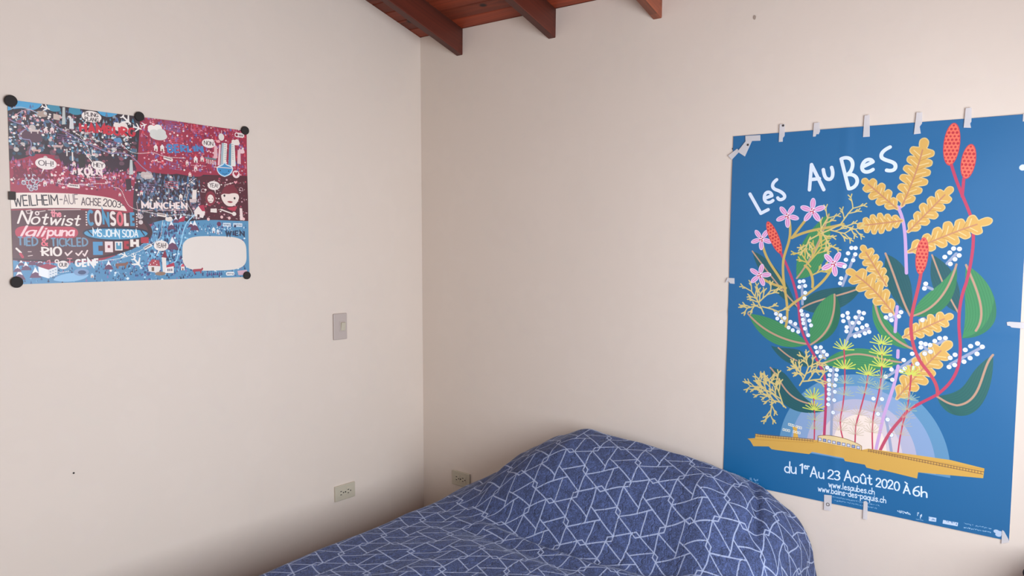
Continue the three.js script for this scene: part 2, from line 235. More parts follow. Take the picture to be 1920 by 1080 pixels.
  // lettering
  const title = 'M70 212L112 282L138 269M123 229L150 220C146 203 126 202 123 221C120 244 140 250 154 237M165 164C149 175 145 191 163 199C191 208 207 227 185 234C177 236 173 232 171 228M280 203L284 117L328 204M284 168L312 166M324 136C328 161 335 172 348 169C358 164 357 144 351 130M382 106L409 203M381 103C405 93 424 108 417 135C414 147 407 154 401 157C424 151 442 171 432 190C426 200 416 204 409 203M450 133L481 118C475 104 452 106 448 131C447 150 464 156 482 143M531 73C510 82 501 95 508 106C518 117 544 118 549 131C553 146 542 152 524 147';
  strokePath(c, title, '#0f5288', 15); strokePath(c, title, '#dce9f8', 12);
  const INK = '#e3eefb';
  write(c, 'du', '229 1202 269 1201', 40, INK, 4.6, { gap: 1.4, jitter: 0.03 }); write(c, '1', '282 1195 293 1195', 33, INK, 4.6); write(c, 'er', '296 1177 314 1177', 22, INK, 3.4);
  write(c, 'Au', '319 1201 364 1199', 36, INK, 4.6, { jitter: 0.03 }); write(c, '23', '378 1195 417 1194', 30, INK, 4.6, { jitter: 0.03 }); write(c, 'Août', '432 1193 519 1188', 36, INK, 4.6, { jitter: 0.03 }); write(c, '2020', '532 1192 603 1190', 28, INK, 4.4, { jitter: 0.04 }); write(c, 'À', '616 1196 635 1195', 28, INK, 4.4); write(c, '6h', '645 1197 684 1195', 32, INK, 4.6);
  write(c, 'www.lesaubes.ch', '382 1224 528 1220', 21, INK, 2.8, { gap: 1.8 }); write(c, 'www.bains-des-paquis.ch', '347 1246 564 1241', 21, INK, 2.8, { gap: 1.8 });
  // small print and partners' marks along the foot, too small to read
  const smudge = (l, n, h, color) => { const [x0, y0, x1, y1] = pts(l); for (let i = 0; i < n; i++) { const f = i / n; c.fillStyle = color; if (rnd() > 0.12) c.fillRect(x0 + (x1 - x0) * f, y0 + (y1 - y0) * f - rr(0.5, 1) * h, (x1 - x0) / n * rr(0.4, 0.9), h * rr(0.3, 0.8)); } };
  smudge('396 1258 546 1256', 60, 5, '#9fbfe0'); smudge('400 1269 538 1267', 55, 5, '#9fbfe0'); smudge('600 1264 640 1265', 14, 8, INK); smudge('600 1260 640 1261', 14, 6, INK);
  smudge('659 1264 673 1264', 5, 16, INK); smudge('656 1275 678 1274', 8, 4, '#9fbfe0');
  for (const d of ['M692 1256L714 1255L714 1268L693 1270Z', 'M733 1257L775 1256L774 1268L732 1269Z']) fillPath(c, d, '#c8d9ee');
  smudge('693 1267 714 1267', 8, 8, '#4a7db2'); smudge('736 1263 772 1263', 12, 8, '#4a7db2');
  smudge('791 1257 865 1256', 26, 5, '#a9c6e4'); smudge('791 1269 864 1268', 26, 5, '#a9c6e4'); smudge('102 1261 136 1260', 9, 13, '#8fb4da'); smudge('102 1269 136 1267', 9, 6, '#8fb4da');
  dots(c, '878 1259 884 1261 889 1261 883 1268', 8, '#b9cde6', 6); dots(c, '896 156', 9, '#dce9f8');
  return texture(cv, true);
}

// ---------- print of the crowded illustrated map poster, in poster millimetres ----------
function mapPrint() {
  const W = 838, H = 577, S = 2.4, [cv, c] = canvas(Math.round(W * S), Math.round(H * S));
  c.scale(S, S);
  const RED = '#a22843', DARK = '#33232b', MAROON = '#4f1a2a', BLUE = '#5793b8', CREAM = '#f0e2d6', NIGHT = '#2c2836';
  c.fillStyle = RED; c.fillRect(0, 0, W, H);
  const P = (d, color) => fillPath(c, d, color);
  // grounds
  P('M-4 -10L416 -18L402 152C369 177 323 192 279 172C227 167 211 151 174 163C121 160 81 155 58 169C34 184 4 187 -11 197Z', DARK);
  P('M146 123C196 82 264 96 325 122C370 136 388 153 397 186L209 231C168 208 128 176 146 123Z', '#3b2430');
  P('M2 -11L102 -9C93 19 70 29 51 22C33 21 15 28 0 35Z', '#4aa3cf'); P('M263 -6L341 -6C326 16 294 21 277 8Z', '#4aa3cf');
  P('M399 193C464 188 503 201 544 190C596 194 632 202 649 186L855 176L850 366L383 378C377 303 386 237 399 193Z', '#38222f');
  P('M627 196C693 179 784 185 855 176L851 358L671 363C629 312 618 252 627 196Z', '#551a28');
  P('M-20 497C55 512 151 517 270 504C361 479 419 434 452 372C479 360 540 350 581 365C667 347 757 360 856 354L851 590L-23 587Z', BLUE);
  P('M-21 521L55 519L200 534L360 518L475 530L474 588L-23 587Z', '#4f8cb4'); 
  // scattered woods, houses, dots and clouds
  const tree = (x, y, h, color) => { c.fillStyle = color; c.beginPath(); c.moveTo(x, y - h); c.lineTo(x + h * 0.32, y); c.lineTo(x - h * 0.32, y); c.fill(); c.fillRect(x - 0.6, y, 1.2, h * 0.2); };
  const house = (x, y, s, wall, roof) => { c.fillStyle = wall; c.fillRect(x - s / 2, y - s, s, s); c.fillStyle = roof; c.beginPath(); c.moveTo(x - s * 0.65, y - s); c.lineTo(x, y - s * 1.8); c.lineTo(x + s * 0.65, y - s); c.fill(); c.fillStyle = '#6b2436'; c.fillRect(x - s * 0.15, y - s * 0.55, s * 0.3, s * 0.55); };
  const cloud = (x, y, r, color) => { dot(c, x, y, r, color, r * 0.5); dot(c, x - r * 0.5, y - r * 0.25, r * 0.5, color, r * 0.4); dot(c, x + r * 0.3, y - r * 0.35, r * 0.55, color, r * 0.45); };
  const zone = (l, n, colors, lo, hi, what) => { const [x0, y0, x1, y1] = pts(l); for (let i = 0; i < n; i++) what(rr(x0, x1), rr(y0, y1), rr(lo, hi), colors[Math.floor(rnd() * colors.length)]); };
  const blot = (x, y, r, k) => dot(c, x, y, r, k, r * rr(0.6, 1));
  const dash = (x, y, r, k) => { c.strokeStyle = k; c.lineWidth = 1.5; c.lineCap = 'round'; c.beginPath(); c.moveTo(x, y); c.lineTo(x + rr(-r, r), y + rr(-r, r) * 0.4); c.stroke(); };
  zone('4 14 398 152', 380, ['#67809a', '#3d5466', '#8a9aa6', '#3f86a0', '#94606e', '#52699a', '#1c1820'], 7, 17, tree);
  zone('3 47 397 171', 209, ['#6a4a55', '#4d6a80', '#8b4a58', '#2f4a5c', '#c8bcb4', '#70323f'], 3, 10, blot);
  zone('3 30 388 153', 247, ['#f0e6dc', '#e5d5cc', '#b9d4df', '#e9a9ac'], 1.5, 5, blot);
  zone('4 187 397 268', 285, ['#74203f', '#a05a84', '#7d4a86', '#5d2a4a', '#d4566e', '#b06a8a', '#4a1830'], 7, 17, tree);
  zone('4 187 397 265', 133, ['#f4c9c9', '#f0e2d6', '#e8a3ad', '#c9a6c3'], 1.5, 5, blot);
  zone('4 187 397 265', 114, ['#d8485c', '#7c1f3c', '#e77b86'], 4, 9, dash);
  zone('415 -3 831 177', 399, ['#7d4a88', '#9a6aa4', '#6d6aa8', '#6a2444', '#d84454', '#7d2548', '#c86a84'], 7, 17, tree);
  zone('415 -8 831 177', 247, ['#f4c9c9', '#f0e2d6', '#e8a3ad', '#e05560'], 1.2, 4.2, blot);
  zone('415 -8 831 177', 247, ['#e04a55', '#f2b0ae', '#7b4a80', '#6a5fa0'], 3, 9, dash);
  zone('398 205 634 356', 494, ['#5d6c84', '#76879a', '#3c4c6e', '#3f6f98', '#7a5a6e', '#8fa0aa', '#241a24'], 8, 18, tree);
  zone('399 199 634 356', 114, ['#f0e2d6', '#d9aab0', '#a8bcc8'], 1.5, 5, blot);
  zone('645 195 832 350', 85, ['#f0e2d6', '#d9aab0', '#b5475a', '#7d2a3c'], 1.5, 5, blot); zone('645 195 832 350', 95, ['#f0d8d0', '#a43a4c'], 4, 10, dash);
  zone('10 504 822 579', 304, ['#2f5f8c', '#353f70', '#7ab4d4', '#23375c', '#8b74a8', '#1f2a48'], 5, 12, tree); zone('421 377 566 561', 247, ['#2f5f8c', '#2b3564', '#5a4478', '#1f3054', '#7fbcdc'], 7, 17, tree);
  zone('291 380 827 583', 228, ['#a9d4ea', '#e6f1f4', '#2d3f70', '#5b4a86', '#7cc0e2'], 1.5, 5, blot);
  zone('289 471 474 569', 114, ['#d6ecf5', '#8a7fc0', '#3567a0'], 2, 7, dash); zone('570 369 826 409', 114, ['#2f4f86', '#cfe3ee', '#3a3f74'], 4, 10, tree);
  for (const [l, s, w, r] of [['23 56', 9, CREAM, '#e9a3a3'], ['46 58', 9, CREAM, '#d87a7a'], ['107 93', 11, '#ecc9c6', '#f2dcd4'], ['126 89', 11, '#ecc9c6', '#f2dcd4'], ['190 192', 10, CREAM, '#f2b6b6'], ['191 215', 11, CREAM, '#e88a92'], ['239 195', 9, CREAM, '#f2b6b6'], ['121 254', 9, CREAM, '#f2b6b6'], ['142 248', 9, CREAM, '#f2b6b6'], ['234 229', 8, CREAM, '#f2b6b6'], ['320 225', 9, CREAM, '#e88a92'], ['468 114', 13, CREAM, '#f7ece2'], ['492 113', 14, CREAM, '#f7ece2'], ['586 155', 11, CREAM, '#f2b6b6'], ['620 143', 14, CREAM, '#f7ece2'], ['646 137', 13, CREAM, '#f2b6b6'], ['619 173', 12, CREAM, '#f2b6b6'], ['596 198', 11, CREAM, '#f2b6b6'], ['412 275', 10, CREAM, '#e88a92'], ['558 285', 13, CREAM, '#f7ece2'], ['100 261', 10, CREAM, '#f2b6b6'], ['237 563', 9, CREAM, '#a9d4ea'], ['560 545', 14, CREAM, '#d84a5a'], ['688 405', 13, '#d9e6ee', '#f0f4f4'], ['706 409', 11, '#d9e6ee', '#f0f4f4'], ['337 283', 8, CREAM, '#e88a92']]) { const [x, y] = pts(l); house(x, y, s, w, r); }
  for (const [l, r, k] of [['97 34', 16, '#b59c8c'], ['133 10', 20, '#3f8fa8'], ['198 12', 20, '#3f8fa8'], ['468 42', 28, '#f4ebe0'], ['479 59', 32, '#d8d6cc'], ['347 47', 26, CREAM], ['685 57', 12, CREAM], ['789 52', 18, CREAM], ['814 84', 14, '#f0c9c9'], ['714 55', 9, '#f0a9a9'], ['335 92', 14, '#5b8fb8'], ['67 111', 30, '#5b3a48'], ['433 206', 22, '#cbb9b3'], ['511 359', 14, CREAM]]) { const [x, y] = pts(l); cloud(x, y, r, k); }
  const plane = (l, s, a) => { const [x, y] = pts(l); c.save(); c.translate(x, y); c.rotate(a); c.scale(s, s); P('M-10 -1.6L8 -1.6C12 -1 12 1 8 1.6L-10 1.6ZM2 0L-5 -10L-2 -10L6 -1L6 1L-2 10L-5 10ZM-8 0L-12 -5L-9 -5L-6 0L-9 5L-12 5Z', '#f6efe6'); c.restore(); };
  plane('108 11', 1.2, 0.3); plane('366 17', 1.9, 0.7); plane('403 40', 1.5, 0.2); plane('426 28', 1.1, -0.4); plane('344 486', 1.3, 0.4); plane('390 513', 1.9, 0.9); plane('380 490', 1.0, 1.2);
  // rivers and dotted roads
  strokePath(c, 'M5 61C23 77 53 65 50 86C22 102 21 122 59 118C74 139 47 158 62 168M116 49C147 79 180 84 212 102C255 120 289 135 316 138C361 126 380 139 403 161C418 179 435 187 448 195', '#8f86a8', 3.2);
  strokePath(c, 'M9 29C32 11 62 22 85 31', '#9fb7c9', 3); strokePath(c, 'M629 316C607 348 581 357 572 383C555 413 563 433 547 462C536 492 546 511 520 517', '#9fd3ec', 4.2); strokePath(c, 'M24 44C39 27 58 21 73 26', '#d8a8b4', 2);
  const road = (d, k = '#f7efe6') => { c.setLineDash([0.1, 5]); strokePath(c, d, k, 3); c.setLineDash([]); };
  road('M209 88C246 103 282 87 298 121C325 131 335 99 353 107C371 127 389 135 437 124C466 114 485 135 521 132L580 130'); road('M213 94C237 117 242 145 245 166'); road('M136 250C175 260 208 247 234 249C286 235 304 252 295 230C278 217 260 227 240 223'); road('M320 254C352 252 344 282 366 313C384 333 441 334 490 344C540 343 571 334 603 343'); road('M619 202C584 225 574 239 588 258C573 278 582 304 599 323L607 352'); road('M603 154L661 153M607 174L650 166M394 302L405 387', '#f3c6c4'); road('M201 516C270 500 315 508 361 490C408 472 438 453 468 433C488 414 479 385 489 360'); road('M137 543L167 538');
  strokePath(c, 'M223 141L248 173', CREAM, 3); strokePath(c, 'M203 249L225 253L256 255', CREAM, 1);
  // buses and boats on the roads
  for (const [l, a, s] of [['513 138', 0.22, 1], ['484 343', 0.12, 1], ['188 257', 0.06, 1], ['430 458', -0.5, 0.9]]) { const [x, y] = pts(l); c.save(); c.translate(x, y); c.rotate(a); c.scale(s, s); P('M-17 -6L15 -6C19 -5 19 5 17 6L-17 6Z', CREAM); c.fillStyle = '#5b3a48'; for (let i = 0; i < 5; i++) c.fillRect(-14 + i * 5.5, -3.5, 4, 4); c.restore(); }
  // towers, harbour houses, the thermometer towers
  for (const [d, k] of [['M159 2L167 1L167 56L156 59Z', '#bfc4bd'], ['M375 154L383 154L385 204L370 207Z', '#c5cbc6'], ['M181 37L191 34L193 69L178 70Z', '#d9d5d2'], ['M131 26L150 29L150 46L130 45Z', '#cbb7a8'], ['M204 152L223 146L227 192L205 196Z', '#2e2620'], ['M357 223L376 219L378 256L360 263Z', '#3a1c28'], ['M729 58L750 58L743 147L720 148Z', '#a9bcc0'], ['M738 57L752 58L746 134L732 135Z', '#ece7dc'], ['M768 54L784 54L787 143L761 145Z', '#ece7dc'], ['M761 59L770 56L766 145L754 146Z', '#5f8ea8'], ['M797 78L809 79L810 133L794 132Z', '#e9c2c2'], ['M698 67L709 74L710 117L692 126Z', '#e9b6b8'], ['M718 65L725 65L718 145L709 145Z', '#f2c9c9'], ['M657 118L705 121L703 128L657 124Z', '#6d7f80'], ['M605 245L622 244L619 280L602 281Z', CREAM], ['M591 280L621 278L619 292L593 293Z', '#d9c4bf'], ['M168 136L171 136L171 160L167 160Z', CREAM], ['M184 145L188 145L189 174L184 175Z', CREAM], ['M247 130L251 130L250 151L247 151Z', CREAM]]) P(d, k);
  for (let i = 0; i < 6; i++) { const [x, y] = pts('664 125'); c.fillStyle = '#f0e2d6'; c.fillRect(x + i * 7, y + i * 1.2, 3, 16); }
  for (let i = 0; i < 9; i++) for (const l of ['743 63', '775 59']) { const [x, y] = pts(l); c.fillStyle = '#7c8c8e'; c.fillRect(x - 4, y + i * 7, 8, 1.6); }
  dots(c, '728 36', 12, '#e5ddd2', 14); strokePath(c, 'M730 11L728 25', '#e5ddd2', 2); dots(c, '107 29', 5, '#d8d0c8');
  P('M739 131C750 146 778 136 775 156C770 178 751 183 738 188C720 185 709 178 705 162C703 142 727 148 739 131Z', '#cfe6f0'); P('M739 135C748 150 773 142 770 157C765 174 751 179 738 184C724 181 713 176 709 162C707 148 729 152 739 135Z', '#3f93c6');
  dots(c, '720 165 756 164', 2.4, '#173450'); strokePath(c, 'M729 174C736 180 745 177 749 173', '#173450', 1.6);
  // red-framed faces
  dots(c, '761 257', 36, '#7d2233', 40); dots(c, '678 273', 21, '#8a2a3a', 27); dots(c, '678 275', 13, '#f4e0d4', 16);
  P('M722 259C736 246 747 257 764 250C782 247 801 246 798 267C791 288 776 302 760 300C740 303 722 279 722 259Z', '#f4e0d4'); dots(c, '736 260', 4, '#2b1a20', 4.6); dots(c, '779 268', 4, '#2b1a20', 4.6); P('M747 282C756 278 765 279 772 283C763 290 754 288 747 282Z', '#a04a50');
  dots(c, '671 274 686 275', 1.7, '#2b1a20'); strokePath(c, 'M671 286L682 285', '#2b1a20', 1.5);
  P('M744 307L790 299L781 318L758 315Z', '#c0304a'); strokePath(c, 'M719 314L771 329', CREAM, 5); dots(c, '776 329', 9, CREAM, 8); P('M677 312L703 311L703 327L676 326Z', CREAM); P('M800 305L811 306L815 353L801 353Z', '#f4d8d0');
  dots(c, '723 343 755 346 817 348 667 353', 6, '#f0c2bc'); P('M609 324L627 304L651 307L654 329L645 349L611 344Z', '#f4e6dc'); P('M627 304L649 299L655 323L642 323Z', '#b8304c'); c.fillStyle = '#4a1a26'; { const [x, y] = pts('622 336'); c.fillRect(x, y, 9, 11); }
  for (const l of ['648 245', '808 231']) { const [x, y] = pts(l); strokePath(c, `M${x - 8} ${y + 6}C${x - 10} ${y - 10} ${x + 10} ${y - 10} ${x + 8} ${y + 6}Z`, '#d8b8b8', 2); }
  dots(c, '788 174', 16, '#f4dcd8', 15); P('M788 182L779 173C777 165 786 162 788 170C791 161 800 163 798 171Z', '#a82440'); P('M785 212L778 206C776 200 783 199 785 203C788 199 795 199 792 205Z', '#f0a0a8'); strokePath(c, 'M694 153L775 152', '#f2d8d0', 3); strokePath(c, 'M737 219L774 208', '#f2d8d0', 2.4);
  c.fillStyle = '#f4e6e0'; { const [x, y] = pts('785 11'); c.beginPath(); c.roundRect(x, y, 42, 18, 9); c.fill(); dot(c, x + 9, y + 9, 5.5, '#8a1f3a'); c.fillStyle = '#3a2028'; for (let i = 0; i < 5; i++) c.fillRect(x + 18 + i * 4, y + 6, 2.4, 7); }
  // lattice of balls
  { const b = [pts('64 224'), pts('48 234'), pts('52 243'), pts('66 248'), pts('87 243'), pts('38 256'), pts('53 267'), pts('72 263'), pts('59 275'), pts('72 271')]; for (const [i, k] of [[0, 1], [1, 2], [0, 3], [0, 4], [2, 3], [3, 4], [2, 5], [5, 6], [3, 7], [6, 7], [6, 8], [7, 9], [2, 6], [4, 7], [1, 5]]) strokePath(c, `M${b[i][0]} ${b[i][1]}L${b[k][0]} ${b[k][1]}`, '#bcd0d4', 2); for (const [x, y] of b) { dot(c, x, y, 6.5, '#c9dadc'); dot(c, x, y, 4.5, '#8f6a7c'); } }
  // blank cream panel
  { const [x0, y0] = pts('559 417'), [x1, y1] = pts('827 549'); c.fillStyle = '#eadfd3'; c.beginPath(); for (let i = 0; i <= 80; i++) { const a = i / 80 * 2 * Math.PI, q = (v) => Math.sign(v) * Math.pow(Math.abs(v), 0.55); c.lineTo((x0 + x1) / 2 + (x1 - x0) / 2 * q(Math.cos(a)), (y0 + y1) / 2 + (y1 - y0) / 2 * q(Math.sin(a))); } c.fill(); }
  // alpine foot: snowy peaks, hall, church, cows, lake
  for (const [l, h] of [['17 563', 22], ['36 533', 18], ['55 517', 16], ['78 521', 16], ['63 558', 22], ['12 538', 15], ['292 536', 20], ['519 394', 20], ['537 370', 16], ['556 366', 17], ['521 468', 30], ['610 396', 24], ['595 385', 15], ['23 518', 12]]) { const [x, y] = pts(l); P(`M${x} ${y - h * 1.6}L${x + h * 0.8} ${y}L${x - h * 0.8} ${y}Z`, '#6a3a5a'); P(`M${x} ${y - h * 1.6}L${x + h * 0.45} ${y - h * 0.65}L${x} ${y - h * 0.85}L${x - h * 0.45} ${y - h * 0.6}Z`, '#f2f4f4'); }
  P('M544 368L571 361L571 342L556 352Z', '#b8304a'); P('M72 522L99 512L129 522L102 533Z', '#a0304a'); P('M72 522L102 533L101 561L73 551Z', '#eef0ee'); P('M102 533L129 523L128 551L101 561Z', '#dfe3e4'); for (let i = 0; i < 3; i++) for (let k = 0; k < 4; k++) { const [x, y] = pts('105 538'); c.fillStyle = '#8fa6b8'; c.fillRect(x + k * 8, y + i * 9 - k * 3, 5, 3); }
  P('M117 563C134 544 200 539 225 554C216 572 157 580 117 568Z', '#8fbfe0'); dots(c, '203 543', 24, '#7d9cc0', 13); dots(c, '205 544', 13, '#3f4f74', 7);
  P('M428 529L446 506L470 510L475 534L467 553L432 546Z', '#e8e0d8'); P('M428 525L444 502L470 507L473 528Z', '#b03a48'); dots(c, '438 521 450 516 461 522 456 510', 2, '#f4ece4'); c.fillStyle = '#7b5a48'; { const [x, y] = pts('442 531'); c.fillRect(x, y, 9, 14); } dots(c, '474 555', 20, '#9a7a64', 7);
  P('M480 495L496 495L498 552L483 549Z', '#f0e6dc'); P('M480 495L493 468L500 491L500 499Z', '#8a2a40'); P('M497 526L526 515L529 531L499 536Z', '#b8304a'); P('M493 534L525 529L525 554L492 553Z', '#f4ece4'); { const [x, y] = pts('501 538'); c.fillStyle = '#5a4a60'; for (let i = 0; i < 3; i++) c.fillRect(x + i * 7, y, 4, 9); }
  const cow = (l, s, k) => { const [x, y] = pts(l); c.save(); c.translate(x, y); c.scale(s, s); P('M-14 -6L12 -7L16 -11L19 -8L17 -3L13 0L12 8L9 8L8 1L-8 2L-9 9L-12 9L-13 1L-16 4L-17 -3Z', k); c.restore(); };
  cow('336 523', 1.25, '#8a5a4a'); cow('619 549', 1.2, '#a83a4a'); cow('74 90', 0.9, '#d8c4bc'); cow('142 133', 0.9, '#c9aaa4'); cow('78 152', 0.7, '#d8a098'); cow('436 208', 0.8, '#d6c8c0');
  for (let i = 0; i < 8; i++) { const [x, y] = pts('658 562'); tree(x + i * 8.5, y + 4, 13, i % 2 ? '#2b3f74' : '#6a4a80'); }
  c.fillStyle = '#eceae6'; { const [x, y] = pts('736 555'); c.beginPath(); c.roundRect(x, y, 36, 15, 7); c.fill(); smear(x + 6, y + 8, 24); } P('M785 552L827 549L827 570L789 569Z', '#d8b0bc'); c.fillStyle = '#d6e2ea'; { const [x, y] = pts('727 365'); c.fillRect(x, y, 34, 14); c.fillRect(x + 44, y, 40, 14); smear(x + 4, y + 7, 26); smear(x + 48, y + 7, 32); } dots(c, '711 370', 9, '#6a2f54'); dots(c, '779 377', 5, '#2b2f54');
  function smear(x, y, w) { c.fillStyle = '#4a5068'; for (let i = 0; i < w / 3.4; i++) c.fillRect(x + i * 3.4, y - rr(1, 2.6), 2.2, rr(2, 5)); }
  // pennant and ship with the names
  P('M-15 339C92 333 258 323 358 337C406 347 448 376 449 407C446 437 380 472 288 493C201 510 86 512 -20 497Z', '#3c1c26'); P('M-15 342C92 337 257 328 354 343C398 353 434 380 433 407C429 434 371 464 285 486C201 505 87 505 -20 492Z', '#5c3135');
  P('M-14 291C93 282 224 278 303 290C337 298 353 315 360 334C275 326 92 330 -15 341Z', '#f3e3d4'); strokePath(c, 'M-15 344C92 335 275 328 361 339', '#a4303f', 4);
  write(c, 'WEILHEIM', '10 331 137 319', 33, '#33262a', 3.6, { h2: 30, jitter: 0.03 }); write(c, '-', '143 317 150 317', 30, '#6a5a5a', 3); write(c, 'AUF', '155 318 200 315', 30, '#8a7878', 3, { jitter: 0.03 }); write(c, 'ACHSE', '210 318 272 319', 24, '#5a484c', 3, { jitter: 0.03 }); write(c, '2003-', '280 318 349 323', 24, '#4a383c', 3, { h2: 19, jitter: 0.03 });
  P('M9 414C7 400 22 391 46 393L171 392C204 393 203 425 180 429L36 432C18 432 9 425 9 414Z', '#c0394e');
  write(c, 'Notwist', '18 385 199 389', 39, '#f3e6da', 5.4, { h2: 38, slant: 0.22, jitter: 0.04 }); write(c, 'the', '116 360 145 359', 22, '#ef8b96', 4.4); write(c, 'lali', '24 423 89 424', 31, '#f9d2d0', 6, { slant: 0.3 }); write(c, 'puna', '103 422 182 421', 30, '#f9d2d0', 6, { slant: 0.15 });
  write(c, 'TIED', '16 454 72 454', 26, '#6f93ac', 5, { cap: 'butt' }); write(c, '&', '85 455 101 455', 24, '#ef6f7c', 4.4); write(c, 'TICKLED', '113 457 225 455', 26, '#6f93ac', 5, { cap: 'butt' }); write(c, 'RIO', '86 488 142 487', 27, '#f3e6da', 6, { cap: 'butt' });
  strokePath(c, 'M155 478L161 487L175 473M188 480L195 487L207 473M210 482L215 489L224 471', '#f0d8d0', 5); strokePath(c, 'M11 464L23 477', '#f3e6da', 6); strokePath(c, 'M22 481L28 491', '#c0394e', 8); strokePath(c, 'M44 488L56 486M44 474L53 474M42 344L57 341L54 352L45 352ZM69 348L98 342M107 339L206 334', '#d9c2ba', 2.6); dots(c, '74 351 128 506', 7, '#ecd8cf'); dots(c, '74 351 128 506', 3, '#5c3135'); strokePath(c, 'M99 505L107 502L107 516M161 497L174 498M168 501L167 517', '#e58a92', 3);
  write(c, 'CONSOLE', '230 383 386 380', 45, ['#4e96ba', '#f2e4da', '#4e96ba', '#f2e4da', '#e66a74', '#f2e4da', '#4e96ba'], 9, { cap: 'butt', h2: 37, gap: 3.2 });
  P('M210 412C214 396 256 390 318 390C382 389 432 392 437 411C431 430 381 438 317 438C254 439 217 432 210 412Z', '#27233a'); P('M215 412C219 401 259 395 318 396C378 395 426 398 431 411C425 426 377 432 317 433C258 433 220 426 215 412Z', '#4f9ec4');
  write(c, 'MS.JOHN SODA', '244 423 396 424', 24, '#e9f0f0', 4.2, { gap: 1.3, cap: 'butt' }); strokePath(c, 'M228 405L241 419M407 400L419 417', '#27233a', 4);
  const block = (l, k, s) => { const [x0, y0, x1, y1] = pts(l); c.fillStyle = k; c.fillRect(x0, y0, x1 - x0, y1 - y0); c.fillStyle = s; return [x0, y0, x1 - x0, y1 - y0]; };
  { let [x, y, w, h] = block('242 441 274 486', '#4f96c2', '#5c3135'); c.fillRect(x + w * 0.55, y + h * 0.3, w * 0.45, h * 0.4); [x, y, w, h] = block('281 440 308 477', '#f2dcd6', '#8f3040'); c.fillRect(x + w * 0.35, y + h * 0.35, w * 0.3, h * 0.25); [x, y, w, h] = block('315 440 341 471', '#f2e6e0', '#4f9ab8'); c.fillRect(x + 4, y + 4, w - 8, h - 8); c.fillStyle = '#f2e6e0'; c.fillRect(x + w * 0.38, y, w * 0.24, h * 0.45); [x, y, w, h] = block('346 438 363 466', '#b8323f', '#5c3135'); c.fillRect(x + w * 0.5, y + h * 0.35, w * 0.5, h * 0.3); [x, y, w, h] = block('368 432 399 458', '#f4e8dc', '#5c3135'); c.fillRect(x + w * 0.36, y, w * 0.3, h * 0.32); c.fillRect(x + w * 0.36, y + h * 0.68, w * 0.3, h * 0.4); block('406 424 434 445', '#b8323f', '#5c3135'); }
  for (let i = 0; i < 6; i++) for (const l of ['224 342', '393 344']) { const [x, y] = pts(l); dot(c, x, y + i * 8.5, 2.6, '#f2dcd2'); }
  dots(c, '406 351', 10, '#c9b6b4', 9); dots(c, '407 371', 8, '#d9c8c4', 8); dots(c, '402 349 412 349', 1.8, '#4a2a34');
  // place names
  const town = (s, l, h, k, lw, o = {}) => write(c, s, l, h, k, lw, { cap: 'butt', gap: 2.6, ...o });
  town('HAMBURG', '213 75 394 71', 27, '#cf2b3c', 7.4); town('BRÜSSEL', '15 244 126 233', 30, '#7c1c36', 7); town('KÖLN', '206 219 278 213', 22, '#f7ded8', 6.4); town('BERLIN', '515 115 649 98', 28, '#4b86bd', 7, { h2: 18 }); town('MÜNCHEN', '414 322 580 316', 21, '#f7e2da', 6); town('WIEN', '739 413 818 414', 18, '#243450', 5.4); town('GENF', '187 524 259 522', 22, '#f2ede6', 6.4);
  strokePath(c, 'M414 330L451 328M468 326L578 322', '#e8b8b4', 2);
  // speech bubbles
  const bubble = (l, rx, ry, tail, words) => { const [x, y] = pts(l), [tx, ty] = pts(tail); P(`M${x - 5} ${y}L${tx} ${ty}L${x + 5} ${y}Z`, '#f4e8de'); dot(c, x, y, rx, '#f4e8de', ry); words.forEach((w, i) => write(c, w, `${x - rx * 0.68} ${y + ry * 0.35 + (i - (words.length - 1) / 2) * ry * 0.85} ${x + rx * 0.68} ${y + ry * 0.4 + (i - (words.length - 1) / 2) * ry * 0.85}`, ry * (words.length > 1 ? 0.62 : 0.85), '#3a2a30', 2)); };
  bubble('250 21', 32, 19, '219 51', ['PLING', 'PLANG']); bubble('105 190', 32, 19, '89 227', ['OH!']); bubble('268 182', 23, 15, '248 166', ['HEY']); bubble('674 66', 27, 17, '709 48', ['NON']); bubble('692 224', 26, 17, '700 256', ['YEA!']); bubble('479 454', 27, 19, '458 495', ['YEAH!']); bubble('147 518', 17, 14, '135 506', ['OUI!']);
  for (const l of ['538 24', '528 11', '636 20', '547 67', '541 161', '434 244', '523 229', '320 104', '166 100']) { const [x, y] = pts(l); c.strokeStyle = ['#7d4a8a', '#e05060', '#8a6a9a'][Math.floor(rnd() * 3)]; c.lineWidth = 1.6; for (let k = 0; k < 4; k++) { c.beginPath(); c.moveTo(x - 24, y + k * 7 - 8); for (let q = 0; q < 8; q++) c.lineTo(x - 24 + q * 7, y + k * 7 - 8 + rr(-2, 2)); c.stroke(); } }
  return texture(cv, true);
}

// ---------- materials of the room ----------
const n1 = noiseGrid(16, 11), n2 = noiseGrid(64, 23), n3 = noiseGrid(128, 5);
const plasterBump = dataTexture(512, 512, (u, v) => { const k = 120 + 70 * (n1(u * 16, v * 16) - 0.5) + 60 * (n2(u * 64, v * 64) - 0.5) + 40 * (n3(u * 128, v * 128) - 0.5); return [k, k, k]; });
const plasterTone = dataTexture(256, 256, (u, v) => { const k = 1 - 0.008 * n1(u * 16, v * 16) - 0.005 * n2(u * 64, v * 64); return [226 * k, 212 * k, 198 * k]; }, true);
plasterBump.repeat.set(1.2, 1.2); plasterTone.repeat.set(0.4, 0.4);
const plaster = new THREE.MeshStandardMaterial({ map: plasterTone, bumpMap: plasterBump, bumpScale: 0.0006, roughness: 0.82 });
const floorMat = new THREE.MeshStandardMaterial({ color: '#6b4325', roughness: 0.5 });
const whiteFrame = new THREE.MeshStandardMaterial({ color: '#e4e0d8', roughness: 0.5 });
